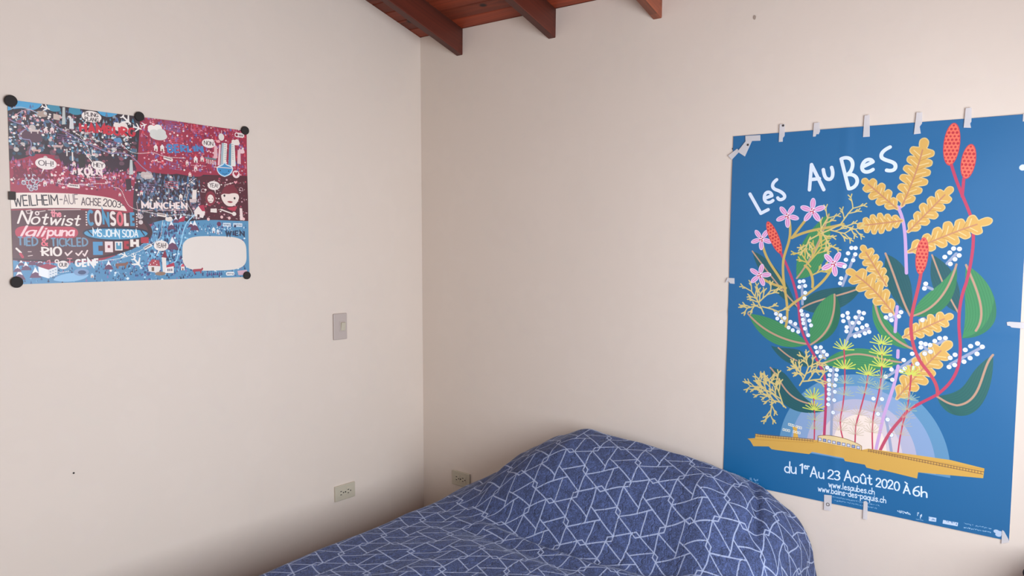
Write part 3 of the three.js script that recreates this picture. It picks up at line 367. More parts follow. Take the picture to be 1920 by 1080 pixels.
const pane = new THREE.MeshPhysicalMaterial({ color: '#ffffff', transmission: 1, thickness: 0, roughness: 0.02, ior: 1.45 });

// wood: streaky grain along u with a few dark knots
function woodTexture(hue, s) {
  const g1 = noiseGrid(64, s), g2 = noiseGrid(64, s + 9), knots = []; let k = s;
  const r = () => { k = (Math.imul(k, 1664525) + 1013904223) | 0; return (k >>> 8) / 16777216; };
  for (let i = 0; i < 22; i++) knots.push([r(), r(), 0.006 + 0.010 * r()]);
  return dataTexture(1024, 512, (u, v) => {
    let bend = 0, dark = 0;
    for (const [a, b, q] of knots) { const du = (u - a) * 2, dv = v - b, d = Math.hypot(du * 0.55, dv); bend += Math.exp(-(du * du * 40 + dv * dv * 900)) * 0.02 * Math.sign(dv); if (d < q * 2) dark = Math.max(dark, 1 - sm(q * 0.6, q * 2, d)); }
    const vv = v + bend, line = g2(u * 4, vv * 192 + g1(u * 8, vv * 8) * 3), broad = g1(u * 2, vv * 24), f = 0.66 + 0.32 * line * 0.6 + 0.34 * (broad - 0.3) - dark * 0.62;
    return hue.map((h, i) => clamp(h * f * (1 - dark * (i ? 0.25 : 0.1)), 0, 255));
  }, true);
}
const plankTex = woodTexture([142, 58, 30], 31), beamTex = woodTexture([98, 40, 25], 77);
const plankMats = [1, 0.9, 1.1].map((k) => new THREE.MeshStandardMaterial({ map: plankTex, color: new THREE.Color(k, k * 0.98, k * 0.96), roughness: 0.55, bumpMap: plankTex, bumpScale: 0.0008 }));
const litBeamMat = new THREE.MeshStandardMaterial({ map: beamTex, color: new THREE.Color(2.8, 4.2, 4.2), roughness: 0.5, bumpMap: beamTex, bumpScale: 0.0008 });  // third rafter: window light on its face put into the wood colour
const beamMat = new THREE.MeshStandardMaterial({ map: beamTex, roughness: 0.5, bumpMap: beamTex, bumpScale: 0.0008 });

// ---------- the setting ----------
const SLOPE = 0.275, EAVE = EYE + 0.985, PITCH = Math.atan(SLOPE), LEAN = Math.atan(0.019);
const roofAt = (z) => EAVE + SLOPE * z;
function gable(x0, thick, holes, lean) {                // a side wall whose top follows the roof
  const s = new THREE.Shape(); s.moveTo(-0.15, -0.05); s.lineTo(REAR + 0.15, -0.05); s.lineTo(REAR + 0.15, roofAt(REAR + 0.15)); s.lineTo(-0.15, roofAt(-0.15)); s.closePath();
  for (const [z0, z1, y0, y1] of holes) { const h = new THREE.Path(); h.moveTo(z0, y0); h.lineTo(z0, y1); h.lineTo(z1, y1); h.lineTo(z1, y0); h.closePath(); s.holes.push(h); }
  const g = new THREE.ExtrudeGeometry(s, { depth: thick, bevelEnabled: false });
  g.rotateY(-Math.PI / 2);                              // shape x -> world z, extrusion -> world -x
  g.translate(x0, 0, 0);
  if (lean) { g.translate(0, -EYE, 0); g.rotateZ(lean); g.translate(0, EYE, 0); }
  return metreUV(g, 2);
}
const wallLeft = struct(mesh('wall_left', gable(0, 0.15, [], LEAN), plaster));
{
  const s = new THREE.Shape(); s.moveTo(-0.15, -0.05); s.lineTo(0, -0.05); s.lineTo(0, roofAt(0)); s.lineTo(-0.15, roofAt(-0.15)); s.closePath();
  const g = new THREE.ExtrudeGeometry(s, { depth: EAST + 0.3, bevelEnabled: false }); g.rotateY(-Math.PI / 2); g.translate(EAST + 0.15, 0, 0);
  struct(mesh('wall_right', metreUV(g, 0), plaster));
}
struct(mesh('wall_east', gable(EAST + 0.15, 0.15, [[0.7, 2.7, 0.75, 1.85]]), plaster));
{
  const s = new THREE.Shape(), top = roofAt(REAR); s.moveTo(-0.2, -0.05); s.lineTo(EAST + 0.2, -0.05); s.lineTo(EAST + 0.2, top); s.lineTo(-0.2, top); s.closePath();
  const h = new THREE.Path(); h.moveTo(1.8, 1.0); h.lineTo(1.8, 2.2); h.lineTo(3.1, 2.2); h.lineTo(3.1, 1.0); h.closePath(); s.holes.push(h);
  struct(mesh('wall_rear', metreUV(new THREE.ExtrudeGeometry(s, { depth: 0.15, bevelEnabled: false }).translate(0, 0, REAR), 0), plaster));
}
struct(mesh('floor', metreUV(new THREE.BoxGeometry(EAST + 0.6, 0.12, REAR + 0.6).translate(EAST / 2, -0.06, REAR / 2), 0), floorMat));

// a casement in its opening: frame, mullion and two panes
function windowIn(name, w, h, place) {
  const t = new THREE.Group(); t.name = name; place(t);
  const bar = (n, bw, bh, x, y) => mesh(n, new RoundedBoxGeometry(bw, bh, 0.06, 2, 0.006).translate(x, y, 0), whiteFrame, t);
  const f = [[w, 0.05, 0, h / 2 - 0.025], [w, 0.05, 0, -h / 2 + 0.025], [0.05, h - 0.1, -w / 2 + 0.025, 0], [0.05, h - 0.1, w / 2 - 0.025, 0]];
  mesh('window_frame', mergeGeometries(f.map(([a, b, x, y]) => new RoundedBoxGeometry(a, b, 0.06, 2, 0.006).translate(x, y, 0))), whiteFrame, t);
  bar('mullion', 0.05, h - 0.1, 0, 0);
  for (const s of [-1, 1]) mesh('pane', new THREE.BoxGeometry(w / 2 - 0.075, h - 0.1, 0.004).translate(s * (w / 4 - 0.0125), 0, 0), pane, t);
  struct(t);
}
windowIn('window_1', 2.0, 1.1, (t) => { t.position.set(EAST + 0.09, 1.3, 1.7); t.rotation.y = -Math.PI / 2; });
windowIn('window_2', 1.3, 1.2, (t) => { t.position.set(2.45, 1.6, REAR + 0.09); t.rotation.y = Math.PI; });

// the sloping ceiling: tongue-and-groove boards on rafters that run down to the right-hand wall
{
  const roof = new THREE.Group(); roof.name = 'ceiling'; roof.position.set(0, EAVE, 0); roof.rotation.x = -PITCH;
  const pw = 0.0793, L = (REAR + 0.3) / Math.cos(PITCH), n = Math.ceil((L + 0.16) / pw), variants = [];
  for (let v = 0; v < 8; v++) {
    const s = new THREE.Shape(), c = 0.006, w = pw - 0.0006; s.moveTo(0, c); s.lineTo(c * 0.7, 0); s.lineTo(w - c * 0.7, 0); s.lineTo(w, c); s.lineTo(w, 0.02); s.lineTo(0, 0.02); s.closePath();
    const g = new THREE.ExtrudeGeometry(s, { depth: EAST + 0.3, bevelEnabled: false }); g.rotateY(Math.PI / 2); g.translate(-0.15, 0, 0); // along x, shape x -> -z
    metreUV(g, 0); const uv = g.attributes.uv; for (let i = 0; i < uv.count; i++) uv.setXY(i, uv.getX(i) / 1.9 + v * 0.137, uv.getY(i) / 1.1 + v * 0.313);
    variants.push(g);
  }
  for (let i = 0; i < n; i++) {
    const p = mesh(i ? 'plank_' + String(i).padStart(3, '0') : 'plank', variants[(i * 5) % 8], plankMats[(i * 7 + (i >> 2)) % 3], roof);
    p.position.set(0, (i % 3) * 0.0006, -0.16 + (i + 1) * pw);
  }
  const beam = new RoundedBoxGeometry(0.038, 0.117, L + 0.05, 2, 0.004).translate(0, -0.0585, L / 2 - 0.07);
  metreUV(beam, 2); { const uv = beam.attributes.uv; for (let i = 0; i < uv.count; i++) uv.setXY(i, uv.getX(i) / 2.2, uv.getY(i) / 1.1); }
  [0.242, 0.775, 1.277, 1.785, 2.29, 2.8].forEach((x, i) => { const b = mesh(i ? 'rafter_' + String(i).padStart(3, '0') : 'rafter', beam, i === 2 ? litBeamMat : beamMat, roof); b.position.set(x, 0.001, 0); b.rotation.x = -0.018; });
  struct(roof);
  // the closed back of the roof, so that daylight enters only through the windows
  const deck = mesh('roof_deck', new THREE.BoxGeometry(EAST + 0.5, 0.05, L + 0.3).translate(EAST / 2, 0.05, L / 2 - 0.1), floorMat); deck.position.set(0, EAVE, 0); deck.rotation.x = -PITCH; struct(deck);
}

// ---------- bed: base and mattress under a printed bedspread drawn up over the pillows ----------
const XL = (z) => 0.515 + 0.07 * z, XR = (z) => 1.945 + 0.03 * z, ZF = 2.07, TOP = 0.432;
{
  const bed = new THREE.Group(); bed.name = 'bed'; bed.position.set(1.3, 0, 1.0);
  const wood = new THREE.MeshStandardMaterial({ map: beamTex, roughness: 0.55 }), ticking = new THREE.MeshStandardMaterial({ color: '#d9d4c8', roughness: 0.9 });
  mesh('mattress', new RoundedBoxGeometry(1.1, 0.18, 1.8, 4, 0.05).translate(-0.05, 0.29, 0.03), ticking, bed);
  mesh('bed_base', new RoundedBoxGeometry(1.08, 0.1, 1.78, 2, 0.01).translate(-0.05, 0.15, 0.03), wood, bed);
  for (const x of [-0.53, 0.43]) for (const z of [-0.82, 0.82]) mesh('leg', new THREE.CylinderGeometry(0.03, 0.022, 0.1, 16).translate(x, 0.05, z), wood, bed);
  bed.children.filter((c) => c.name === 'leg').forEach((c, i) => { if (i) c.name = 'leg_' + String(i).padStart(3, '0'); });
  scene.add(tag(bed, 'double bed hidden beneath the blue bedspread in the corner', 'bed'));
}
// the print: a kagome net of pale lines whose crossings open into small lozenges, on mottled denim blue
function bedspreadPrint() {
  const A = 0.1025, e = 0.0205, h = e * Math.sqrt(3) / 2, S = 2.5, NU = 2, NV = 4;           // lattice 2A, tile NU x NV rectangular cells
  const TU = NU * 2 * A * Math.sqrt(3), TV = NV * 2 * A, [cv, c] = canvas(1760, Math.round(1760 * TV / TU)), k = 1760 / TU;
  const d1 = noiseGrid(256, 3), d2 = noiseGrid(64, 8), d3 = noiseGrid(512, 18), img = c.createImageData(cv.width, cv.height);
  for (let y = 0; y < cv.height; y++) for (let x = 0; x < cv.width; x++) {
    const u = x / cv.width, v = y / cv.height, f = 0.40 + 0.40 * d1(u * 256, v * 256) + 0.24 * d2(u * 64, v * 64) + 0.54 * d3(u * 512, v * 512), o = (y * cv.width + x) * 4;
    img.data[o] = clamp(62 * f + 4, 0, 255); img.data[o + 1] = clamp(75 * f + 4, 0, 255); img.data[o + 2] = clamp(112 * f + 6, 0, 255); img.data[o + 3] = 255;
  }
  c.putImageData(img, 0, 0);
  c.lineCap = c.lineJoin = 'round';
  const R = (a, x, y) => [Math.cos(a) * x - Math.sin(a) * y, Math.sin(a) * x + Math.cos(a) * y], line = (p, q) => { c.beginPath(); c.moveTo(p[0] * k, -p[1] * k); c.lineTo(q[0] * k, -q[1] * k); c.stroke(); };
  const draw = () => {
    for (let i = -3; i <= NU * 2 + 2; i++) for (let j = -3; j <= NV + 3; j++) {
      const cx = i * A * Math.sqrt(3), cy = -(j + (i & 1) / 2) * 2 * A, P = (p) => [p[0] + cx, p[1] + cy], rot = Math.PI / 6;
      for (let s = 0; s < 6; s++) {
        const a = s * Math.PI / 3 + rot, long = s % 2;
        line(P(R(a, A, h)), P(R(a, long ? -1.732 * h : 0.577 * h, h)));                     // spokes of the hexagon
        if (s < 3) { const v = (x, y) => P(R(a, A + x, y)), q = e / 2; for (const [m, n] of [[[0, h], [q, 0]], [[q, 0], [0, -h]], [[0, -h], [-q, 0]], [[-q, 0], [0, h]]]) line(v(...m), v(...n)); } // lozenge on the hexagon's corner
        const b = a + Math.PI / 3, p = R(a, A, h), r = R(b, A, -h); line(P(p), P(r));       // side of the hexagon between two lozenges
      }
    }
  };
  c.strokeStyle = 'rgba(110,122,158,0.5)'; c.lineWidth = 0.0062 * k; draw();
  c.strokeStyle = 'rgba(160,172,200,0.95)'; c.lineWidth = 0.0042 * k; draw();
  const t = texture(cv, true, true); t.repeat.set(1 / TU, 1 / TV); return t;
}
{
  const wr1 = noiseGrid(32, 41), wr2 = noiseGrid(64, 43);
  const quilt = dataTexture(512, 512, (u, v) => { const q = Math.abs(((u * 4 + 0.06 * Math.sin(v * 50)) % 1) - 0.5), k = 70 + 120 * (1 - Math.exp(-q * q * 900)) + 50 * (n3(u * 128, v * 128) - 0.5) + 40 * (n2(u * 64, v * 64) - 0.5); return [k, k, k]; });
  quilt.repeat.set(1 / 0.26, 1 / 0.26);
  const cloth = new THREE.MeshPhysicalMaterial({ map: bedspreadPrint(), bumpMap: quilt, bumpScale: 0.003, roughness: 0.92, sheen: 0.9, sheenRoughness: 0.35, sheenColor: new THREE.Color(0.6, 0.65, 0.78) });
  const key = (list, x) => { for (let i = 1; i < list.length; i++) if (x <= list[i][0]) { const [a, b] = list[i - 1], [c, d] = list[i], t = clamp((x - a) / (c - a), 0, 1); return b + (d - b) * (t * t * (3 - 2 * t) * 0.5 + t * 0.5); } return list[list.length - 1][1]; };
  const ridge = [[0.45, 0.40], [0.56, 0.445], [0.71, 0.53], [0.83, 0.63], [0.955, 0.70], [1.087, 0.744], [1.28, 0.733], [1.484, 0.713], [1.64, 0.69], [1.748, 0.655], [1.85, 0.59], [2.02, 0.48]];
  const fall = [[0.13, 1], [0.22, 0.955], [0.30, 0.86], [0.37, 0.66], [0.43, 0.38], [0.48, 0.12], [0.53, 0], [9, 0]];
  const height = (x, z) => {
    const f = z < 0.15 ? 0.86 + 0.14 * sm(0.0, 0.15, z) : key(fall, z + 0.02 * Math.sin(x * 5));
    let y = TOP + (key(ridge, x) - TOP) * f;
    y += 0.010 * (wr1(x * 4, z * 4) - 0.5) + 0.009 * (wr2(x * 11 + z * 3, z * 9) - 0.5);
    y -= 0.016 * Math.exp(-Math.pow((z - 0.535 - 0.03 * Math.sin(x * 6)) / 0.03, 2)) * sm(0.75, 1.0, x) * (1 - sm(1.5, 1.8, x));
    y += 0.008 * Math.exp(-Math.pow((z - 0.60 - 0.06 * (x - 1.1)) / 0.025, 2)) * sm(0.8, 1.0, x) * (1 - sm(1.35, 1.6, x)) - 0.006 * Math.exp(-Math.pow((z - 0.66 - 0.10 * (x - 1.1)) / 0.03, 2)) * sm(0.7, 0.9, x) * (1 - sm(1.3, 1.6, x));
    y -= 0.004 * Math.exp(-Math.pow((z - 0.66) / 0.06, 2)) * sm(0.7, 1.0, x) * (1 - sm(1.5, 1.8, x));           // tucked in below the pillows
    y -= 0.03 * Math.exp(-Math.pow((x - (1.76 + 0.12 * (z - 0.1) / 0.3)) / 0.022, 2)) * sm(0.02, 0.10, z) * (1 - sm(0.22, 0.42, z)); // crease where it turns down
    y += 0.02 * Math.exp(-Math.pow((x - (1.55 + 0.35 * z)) / 0.07, 2)) * sm(0.1, 0.3, z) * (1 - sm(0.45, 0.8, z));
    return y;
  };
  const NX = 260, NZ = 230, grid = [];
  const rows = []; for (let i = 0; i <= NZ; i++) { const t = i / NZ; rows.push(t); }
  for (const t of rows) {
    // along the bed: down behind the pillows, over the top, down at the foot
    const z0 = 0.012, zt = t < 0.05 ? z0 : t > 0.9 ? ZF : z0 + (ZF - z0) * (t - 0.05) / 0.85, dropZ = t < 0.05 ? (0.05 - t) / 0.05 : t > 0.9 ? (t - 0.9) / 0.1 : 0;
    const xl = XL(zt), xr = XR(zt), row = [], r = 0.05;
    const cross = [];
    const yl = height(xl + 0.03, zt), yr = height(xr - 0.03, zt), nL = 36, nR = 50, nT = NX - nL - nR;
    for (let i = 0; i < nL; i++) { const q = i / nL, y = 0.06 + (yl - r - 0.06) * q, w = 0.012 * Math.sin(zt * 21) * (1 - q); cross.push([xl - 0.012 * (1 - q) + w, y]); }
    for (let i = 0; i <= nT; i++) {
      const q = i / nT, x = xl + (xr - xl) * (0.5 - 0.5 * Math.cos(Math.PI * q)) * 0.35 + (xr - xl) * q * 0.65;
      let y = height(x, zt); const a = x - xl, b = xr - x;
      if (a < r) y -= r - Math.sqrt(Math.max(0, r * r - (r - a) * (r - a)));
      const R2 = 0.13; if (b < R2) y -= (R2 - Math.sqrt(Math.max(0, R2 * R2 - (R2 - b) * (R2 - b)))) * 0.9;
      cross.push([x, y]);
    }
    for (let i = 1; i <= nR; i++) { const q = i / nR, y1 = cross[nL + nT][1], y = y1 + (0.05 - y1) * q, w = (0.030 * Math.sin(zt * 16 + 0.7) + 0.014 * Math.sin(zt * 37)) * sm(0, 1, q); cross.push([xr + 0.07 * q + w, y]); }
    let len = 0; const mid = Math.floor(cross.length / 2), L = [0]; for (let i = 1; i < cross.length; i++) L.push(len += Math.hypot(cross[i][0] - cross[i - 1][0], cross[i][1] - cross[i - 1][1]));
    cross.forEach(([x, y], i) => { const yy = dropZ ? Math.max(0.06, y - dropZ * (t < 0.05 ? 0.3 : 0.42)) : y; row.push([x, yy, zt + (t > 0.9 ? 0.04 * dropZ : 0), L[i] - L[mid]]); });
    grid.push(row);
  }
  const w = grid[0].length, pos = [], uv = [], idx = [];
  const along = new Float64Array(w);
  grid.forEach((row, j) => row.forEach(([x, y, z, u], i) => {
    if (j) { const [px, py, pz] = grid[j - 1][i]; along[i] += Math.hypot(y - py, z - pz); }
    pos.push(x, y, z); uv.push(u + 0.02 + 0.012 * (wr1(u * 9 + 3, along[i] * 9) - 0.5), -along[i] + 0.012 * (wr2(u * 9, along[i] * 9 + 7) - 0.5));
  }));
  // smooth the lengthwise coordinate across each row so that the print does not shear
  grid.forEach((row, j) => { const v = row.map((_, i) => uv[(j * w + i) * 2 + 1]), m = 14; row.forEach((_, i) => { let s = 0, n = 0; for (let q = Math.max(0, i - m); q <= Math.min(w - 1, i + m); q++) { s += v[q]; n++; } uv[(j * w + i) * 2 + 1] = s / n; }); });
  for (let j = 0; j < grid.length - 1; j++) for (let i = 0; i < w - 1; i++) { const a = j * w + i, b = a + 1, c = a + w, d = c + 1; idx.push(a, c, b, b, c, d); }
  const g = new THREE.BufferGeometry(); g.setAttribute('position', new THREE.Float32BufferAttribute(pos, 3)); g.setAttribute('uv', new THREE.Float32BufferAttribute(uv, 2)); g.setIndex(idx); g.computeVertexNormals();
  cloth.side = THREE.DoubleSide;
  const cover = mesh('bedspread', g, cloth);
  scene.add(tag(cover, 'blue denim-look bedspread with a net of pale lines, drawn up over the pillows', 'bedspread'));
}

// ---------- things on the walls ----------
// a frame of reference that lies in each wall: left-hand wall (z, height, distance from the wall), right-hand wall (x, height, distance)
const rel = (h) => h;                                     // heights are given from eye level
function onLeft(o, z, h, off) { o.rotation.set(0, Math.PI / 2, 0); const q = new THREE.Quaternion().setFromAxisAngle(new THREE.Vector3(0, 0, 1), LEAN); o.quaternion.premultiply(q); const p = new THREE.Vector3(off, h / Math.cos(LEAN), 0).applyQuaternion(q); o.position.set(p.x, EYE + p.y, z); scene.add(o); return shade(o); }
function onRight(o, x, h, off) { o.position.set(x, EYE + h, off); scene.add(o); return shade(o); }
const group = (name) => { const g = new THREE.Group(); g.name = numbered(name); return g; };

// posters: thin sheets that bow a little off the wall
function sheet(w, h, bow, print, rough, coat) {
  const nx = 70, ny = 60, front = new THREE.PlaneGeometry(w, h, nx, ny), back = new THREE.PlaneGeometry(w, h, nx, ny);
  const at = (x, y) => 0.0012 + bow(x / w + 0.5, 0.5 - y / h);
  for (const [g, d] of [[front, 0.0004], [back, 0]]) { const p = g.attributes.position; for (let i = 0; i < p.count; i++) p.setZ(i, at(p.getX(i), p.getY(i)) + d); g.computeVertexNormals(); }
  const bi = back.index.array; for (let i = 0; i < bi.length; i += 3) { const t = bi[i]; bi[i] = bi[i + 1]; bi[i + 1] = t; } back.computeVertexNormals();
  // the rim joins front and back
  const rim = [], P = front.attributes.position, Q = back.attributes.position, n = nx + 1, ring = []; for (let i = 0; i <= nx; i++) ring.push(i); for (let j = 1; j <= ny; j++) ring.push(j * n + nx); for (let i = nx - 1; i >= 0; i--) ring.push(ny * n + i); for (let j = ny - 1; j >= 0; j--) ring.push(j * n);
  for (let i = 0; i < ring.length - 1; i++) { const a = ring[i], b = ring[i + 1], v = (B, k) => [B.getX(k), B.getY(k), B.getZ(k)]; rim.push(...v(P, a), ...v(P, b), ...v(Q, a), ...v(P, b), ...v(Q, b), ...v(Q, a)); }
  const rg = new THREE.BufferGeometry(); rg.setAttribute('position', new THREE.Float32BufferAttribute(rim, 3)); rg.setAttribute('uv', new THREE.Float32BufferAttribute(new Float32Array(rim.length / 3 * 2), 2)); rg.computeVertexNormals();
  const g = mergeGeometries([front, mergeGeometries([back.toNonIndexed(), rg])].map((q) => (q.index ? q.toNonIndexed() : q)), true);
  return [g, [new THREE.MeshPhysicalMaterial({ map: print, roughness: rough, clearcoat: coat, clearcoatRoughness: 0.4 }), new THREE.MeshStandardMaterial({ color: '#e9e6df', roughness: 0.7 })]];
}
{
  const ripple = noiseGrid(16, 61);
  const bow = (u, v) => 0.0035 * ripple(u * 6, v * 4) + 0.010 * Math.exp(-Math.pow((u - 0.66) / 0.09, 2) - Math.pow(v / 0.10, 2)) + 0.0012 * Math.exp(-Math.pow((u - 0.56) / 0.012, 2));
  const m = mesh('map_poster', ...sheet(0.8375, 0.577, bow, mapPrint(), 0.42, 0.5));
  onLeft(tag(m, 'crowded red and blue illustrated map poster on the left-hand wall', 'poster'), 1.8107 - 0.41875, 0.4178 - 0.2885, 0.0005);
}
{
  const ripple = noiseGrid(16, 67);
  const bow = (u, v) => 0.003 * ripple(u * 5, v * 7) + 0.002 * Math.exp(-Math.pow((u - 0.436) / 0.01, 2)) + 0.0015 * Math.exp(-Math.pow((v - 0.5) / 0.008, 2));
  const m = mesh('botanical_poster', ...sheet(0.911, 1.28, bow, botanicalPrint(), 0.42, 0.7));
  onRight(tag(m, 'tall blue festival poster of leaves, flowers and oak sprigs on the right-hand wall', 'poster'), 1.6 + 0.4555, 0.3894 - 0.64, 0.0005);
}

// dark felt discs that hold the map poster
{
  const felt = new THREE.MeshStandardMaterial({ color: '#2b2725', roughness: 0.85 });
  const disc = (r, t) => new THREE.LatheGeometry([[0, t], [r * 0.86, t], [r * 0.97, t * 0.86], [r, t * 0.6], [r, 0], [0, 0]].map(([x, y]) => new THREE.Vector2(Math.max(x, 1e-4), y)), 40).rotateX(Math.PI / 2);
  for (const [p, r, t, l] of [['1.804 0.413', 0.018, 0.009, 'black disc at the upper left corner of the map poster'], ['1.401 0.418', 0.0165, 0.006, 'black disc in the middle of the map poster\'s top edge'], ['0.983 0.418', 0.0165, 0.006, 'black disc at the upper right corner of the map poster'], ['0.987 -0.153', 0.0155, 0.006, 'black disc at the lower right corner of the map poster'], ['1.804 -0.152', 0.0178, 0.007, 'black disc at the lower left corner of the map poster']]) { const [z, h] = pts(p); onLeft(tag(mesh(numbered('wall_disc'), disc(r, t), felt), l, 'fastener', 'black discs that hold the map poster'), z, h, 0.007); }
  const [z, h] = pts('1.808 0.119'); onLeft(tag(mesh('dark_tab', new RoundedBoxGeometry(0.02, 0.026, 0.004, 2, 0.001), new THREE.MeshStandardMaterial({ color: '#4a4340', roughness: 0.8 })), 'small dark tab on the left edge of the map poster', 'tab'), z, h, 0.008);
}
// strips of white paper tape round the blue poster
{
  const tapeMat = new THREE.MeshPhysicalMaterial({ color: '#efecec', roughness: 0.6, transmission: 0.42, thickness: 0 });
  const strip = (outline, label, off) => {
    const p = pts(outline), n = p.length / 2; let cx = 0, cy = 0; for (let i = 0; i < n; i++) { cx += p[2 * i] / n; cy += p[2 * i + 1] / n; }
    const s = new THREE.Shape(); for (let i = 0; i < n; i++) s[i ? 'lineTo' : 'moveTo'](p[2 * i] - cx, p[2 * i + 1] - cy); s.closePath();
    onRight(tag(mesh(numbered('tape_strip'), new THREE.ExtrudeGeometry(s, { depth: 0.0004, bevelEnabled: false }), tapeMat), label, 'tape', 'tape strips round the blue poster'), cx, cy, off ?? 0.0058);
  };
  strip('1.77 0.418 1.789 0.418 1.789 0.377 1.783 0.37 1.783 0.357 1.769 0.357', 'torn-ended tape strip nearest the upper left corner along the blue poster\'s top edge');
  strip('1.888 0.413 1.907 0.414 1.909 0.383 1.905 0.374 1.898 0.375 1.895 0.367 1.886 0.367', 'short torn tape strip second from the left on the blue poster\'s top edge');
  strip('2.05 0.424 2.066 0.425 2.069 0.354 2.048 0.354', 'long straight-cut tape strip in the middle of the blue poster\'s top edge');
  strip('2.205 0.42 2.222 0.419 2.222 0.384 2.216 0.375 2.22 0.353 2.2 0.352', 'ragged tape strip above the upright oak leaf on the blue poster\'s top edge');
  strip('2.341 0.421 2.357 0.421 2.358 0.379 2.355 0.373 2.358 0.36 2.338 0.362', 'tape strip right of the tall red cone on the blue poster\'s top edge');
  strip('2.49 0.39 2.511 0.391 2.514 0.366 2.49 0.368', 'tape strip at the upper right corner of the blue poster, cut by the frame');
  strip('1.647 0.387 1.702 0.386 1.703 0.366 1.648 0.368', 'level tape piece at the blue poster\'s upper left corner', 0.0062);
  strip('1.654 0.374 1.674 0.37 1.648 0.313 1.619 0.332', 'slanting tape piece across the blue poster\'s upper left corner', 0.0069);
  strip('1.583 0.32 1.617 0.343 1.627 0.333 1.598 0.304', 'lowest tape piece at the blue poster\'s upper left corner, by the nail', 0.0055);
  strip('1.595 -0.129 1.622 -0.129 1.623 -0.15 1.606 -0.149 1.599 -0.141 1.587 -0.149', 'small curled tape piece on the blue poster\'s left edge');
  strip('2.476 -0.227 2.483 -0.225 2.522 -0.225 2.523 -0.243 2.489 -0.242 2.485 -0.238 2.478 -0.237', 'tape strip across the blue poster\'s right edge');
  strip('1.968 -0.865 1.993 -0.862 1.994 -0.916 1.969 -0.918', 'tape strip with a small ring on it at the blue poster\'s bottom edge');
  strip('2.096 -0.86 2.104 -0.857 2.109 -0.862 2.11 -0.92 2.096 -0.92', 'narrow tape strip just right of the ringed one at the blue poster\'s bottom edge');
  strip('2.492 -0.861 2.497 -0.863 2.509 -0.884 2.512 -0.894 2.492 -0.903', 'pointed tape piece at the blue poster\'s lower right corner');
  const ringMat = new THREE.MeshStandardMaterial({ color: '#6d645f', roughness: 0.6, metalness: 0.4 }), steel = new THREE.MeshStandardMaterial({ color: '#4f4a4a', roughness: 0.4, metalness: 0.7 });
  { const [x, h] = pts('1.982 -0.896'); onRight(tag(mesh('small_ring', new THREE.TorusGeometry(0.005, 0.0009, 10, 28), ringMat), 'tiny grey ring on the tape at the blue poster\'s bottom edge', 'ring'), x, h, 0.0072); }
  const head = new THREE.SphereGeometry(0.004, 16, 10).scale(1, 1, 0.45);
  for (const [p, off, l] of [['1.658 0.354', 0.0082, 'nail head through the slanting tape at the blue poster\'s upper left corner'], ['1.6 0.344', 0.0015, 'nail head in bare wall just left of the blue poster\'s upper left corner'], ['1.783 0.413', 0.0072, 'nail head on the first tape strip of the blue poster\'s top edge']]) { const [x, h] = pts(p); onRight(tag(mesh(numbered('nail_head'), head, steel), l, 'nail'), x, h, off); }
  const dark = new THREE.MeshStandardMaterial({ color: '#1d1815', roughness: 0.6 });
  { const [z, h] = pts('1.65 -0.798'); onLeft(tag(mesh(numbered('nail_head'), new THREE.SphereGeometry(0.0032, 14, 8).scale(1, 1, 0.5), dark), 'lone dark nail head low on the left-hand wall below the map poster', 'nail'), z, h, 0.001); }
  { const [x, h] = pts('1.666 0.805'); onRight(tag(mesh('wall_plug', new THREE.CylinderGeometry(0.0055, 0.0055, 0.003, 18).rotateX(Math.PI / 2).scale(0.8, 1.4, 1), new THREE.MeshStandardMaterial({ color: '#a8988a', roughness: 0.8 })), 'small grey plug in bare wall high above the blue poster', 'plug'), x, h, 0.0012); }
}
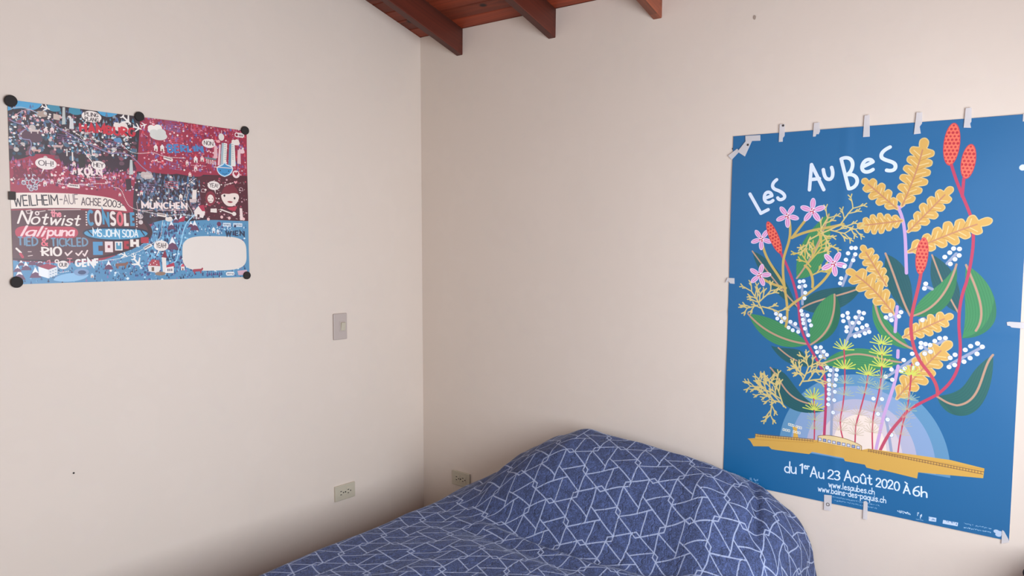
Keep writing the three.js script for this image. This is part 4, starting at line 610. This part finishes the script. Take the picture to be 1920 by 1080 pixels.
// switch and sockets
{
  const grey = new THREE.MeshStandardMaterial({ color: '#bdb0a8', roughness: 0.45 }), ivory = new THREE.MeshStandardMaterial({ color: '#c4bba6', roughness: 0.5 }), slot = new THREE.MeshStandardMaterial({ color: '#1e1a18', roughness: 0.8 });
  const sw = group('light_switch'); mesh('cover_plate', new RoundedBoxGeometry(0.075, 0.117, 0.009, 4, 0.004), grey, sw); mesh('rocker_frame', new RoundedBoxGeometry(0.034, 0.046, 0.004, 3, 0.0015).translate(0.010, 0, 0.0045), grey, sw);
  mesh('rocker', new RoundedBoxGeometry(0.024, 0.037, 0.010, 3, 0.002).rotateX(0.16).translate(0.010, 0, 0.0075), ivory, sw);
  { const [z, h] = pts('0.522 -0.394'); onLeft(tag(sw, 'grey single-rocker light switch on the left-hand wall near the corner', 'light switch'), z, h, 0.005); }
  const socket = (name) => {
    const o = group(name); mesh('cover_plate', new RoundedBoxGeometry(0.114, 0.069, 0.008, 3, 0.0025), ivory, o);
    for (const [x, s] of [[-0.0205, -1], [0.0205, 1]]) {
      const face = mesh(s < 0 ? 'socket_face' : 'socket_face_001', new RoundedBoxGeometry(0.030, 0.034, 0.003, 3, 0.0012).translate(x, 0, 0.004), ivory, o);
      for (const [dx, dy, w, h] of [[-0.005, 0.0075, 0.009, 0.0034], [-0.005, -0.0075, 0.0085, 0.0034], [0.0085, 0, 0.0055, 0.0055]]) mesh('slot', new RoundedBoxGeometry(w, h, 0.003, 2, 0.0008).translate(x + dx, dy, 0.0046), slot, face);
      face.children.forEach((c, i) => { if (i) c.name = 'slot_' + String(i).padStart(3, '0'); });
    }
    mesh('screw', new THREE.CylinderGeometry(0.003, 0.003, 0.002, 16).rotateX(Math.PI / 2).translate(0, 0, 0.0045), slot, o);
    return o;
  };
  const a = socket('power_outlet'); { const [z, h] = pts('0.507 -1.145'); onLeft(tag(a, 'cream double power outlet low on the left-hand wall below the switch', 'outlet'), z, h, 0.0045); }
  const b = a.clone(); b.name = numbered('power_outlet'); { const [x, h] = pts('0.28 -1.154'); b.rotation.set(0, 0, 0); onRight(tag(b, 'cream double power outlet on the right-hand wall, partly behind the bedspread', 'outlet'), x, h, 0.0045); }
}
// a low cabinet beyond the right edge of the frame; only its knob shows
{
  const oak = new THREE.MeshStandardMaterial({ map: beamTex, roughness: 0.55 }), black = new THREE.MeshStandardMaterial({ color: '#1d1815', roughness: 0.6 });
  const o = group('cabinet'); mesh('cabinet_body', new RoundedBoxGeometry(0.60, 0.525, 0.30, 3, 0.008).translate(0.31, 0.335, 0), oak, o); mesh('cabinet_top', new RoundedBoxGeometry(0.64, 0.022, 0.32, 3, 0.006).translate(0.315, 0.609, 0), oak, o);
  [[0.05, -0.11], [0.57, -0.11], [0.05, 0.11], [0.57, 0.11]].forEach(([x, z], i) => mesh(i ? 'leg_' + String(i).padStart(3, '0') : 'leg', new THREE.CylinderGeometry(0.02, 0.015, 0.075, 16).translate(x, 0.0375, z), oak, o));
  const d = mesh('drawer', new RoundedBoxGeometry(0.014, 0.44, 0.26, 2, 0.004).translate(0.005, 0.35, 0), oak, o);
  mesh('knob', new THREE.LatheGeometry([[0, 0.052], [0.008, 0.050], [0.011, 0.044], [0.008, 0.035], [0.005, 0.030], [0.005, 0], [0, 0]].map(([a, b]) => new THREE.Vector2(Math.max(a, 1e-4), b)), 24).rotateZ(Math.PI / 2).translate(-0.004, 0.562, -0.06), black, d);
  o.position.set(2.613, 0, 0.172); scene.add(shade(tag(o, 'low wooden cabinet at the right frame edge, only its dark knob showing', 'cabinet')));
}

renderer.render(scene, camera);
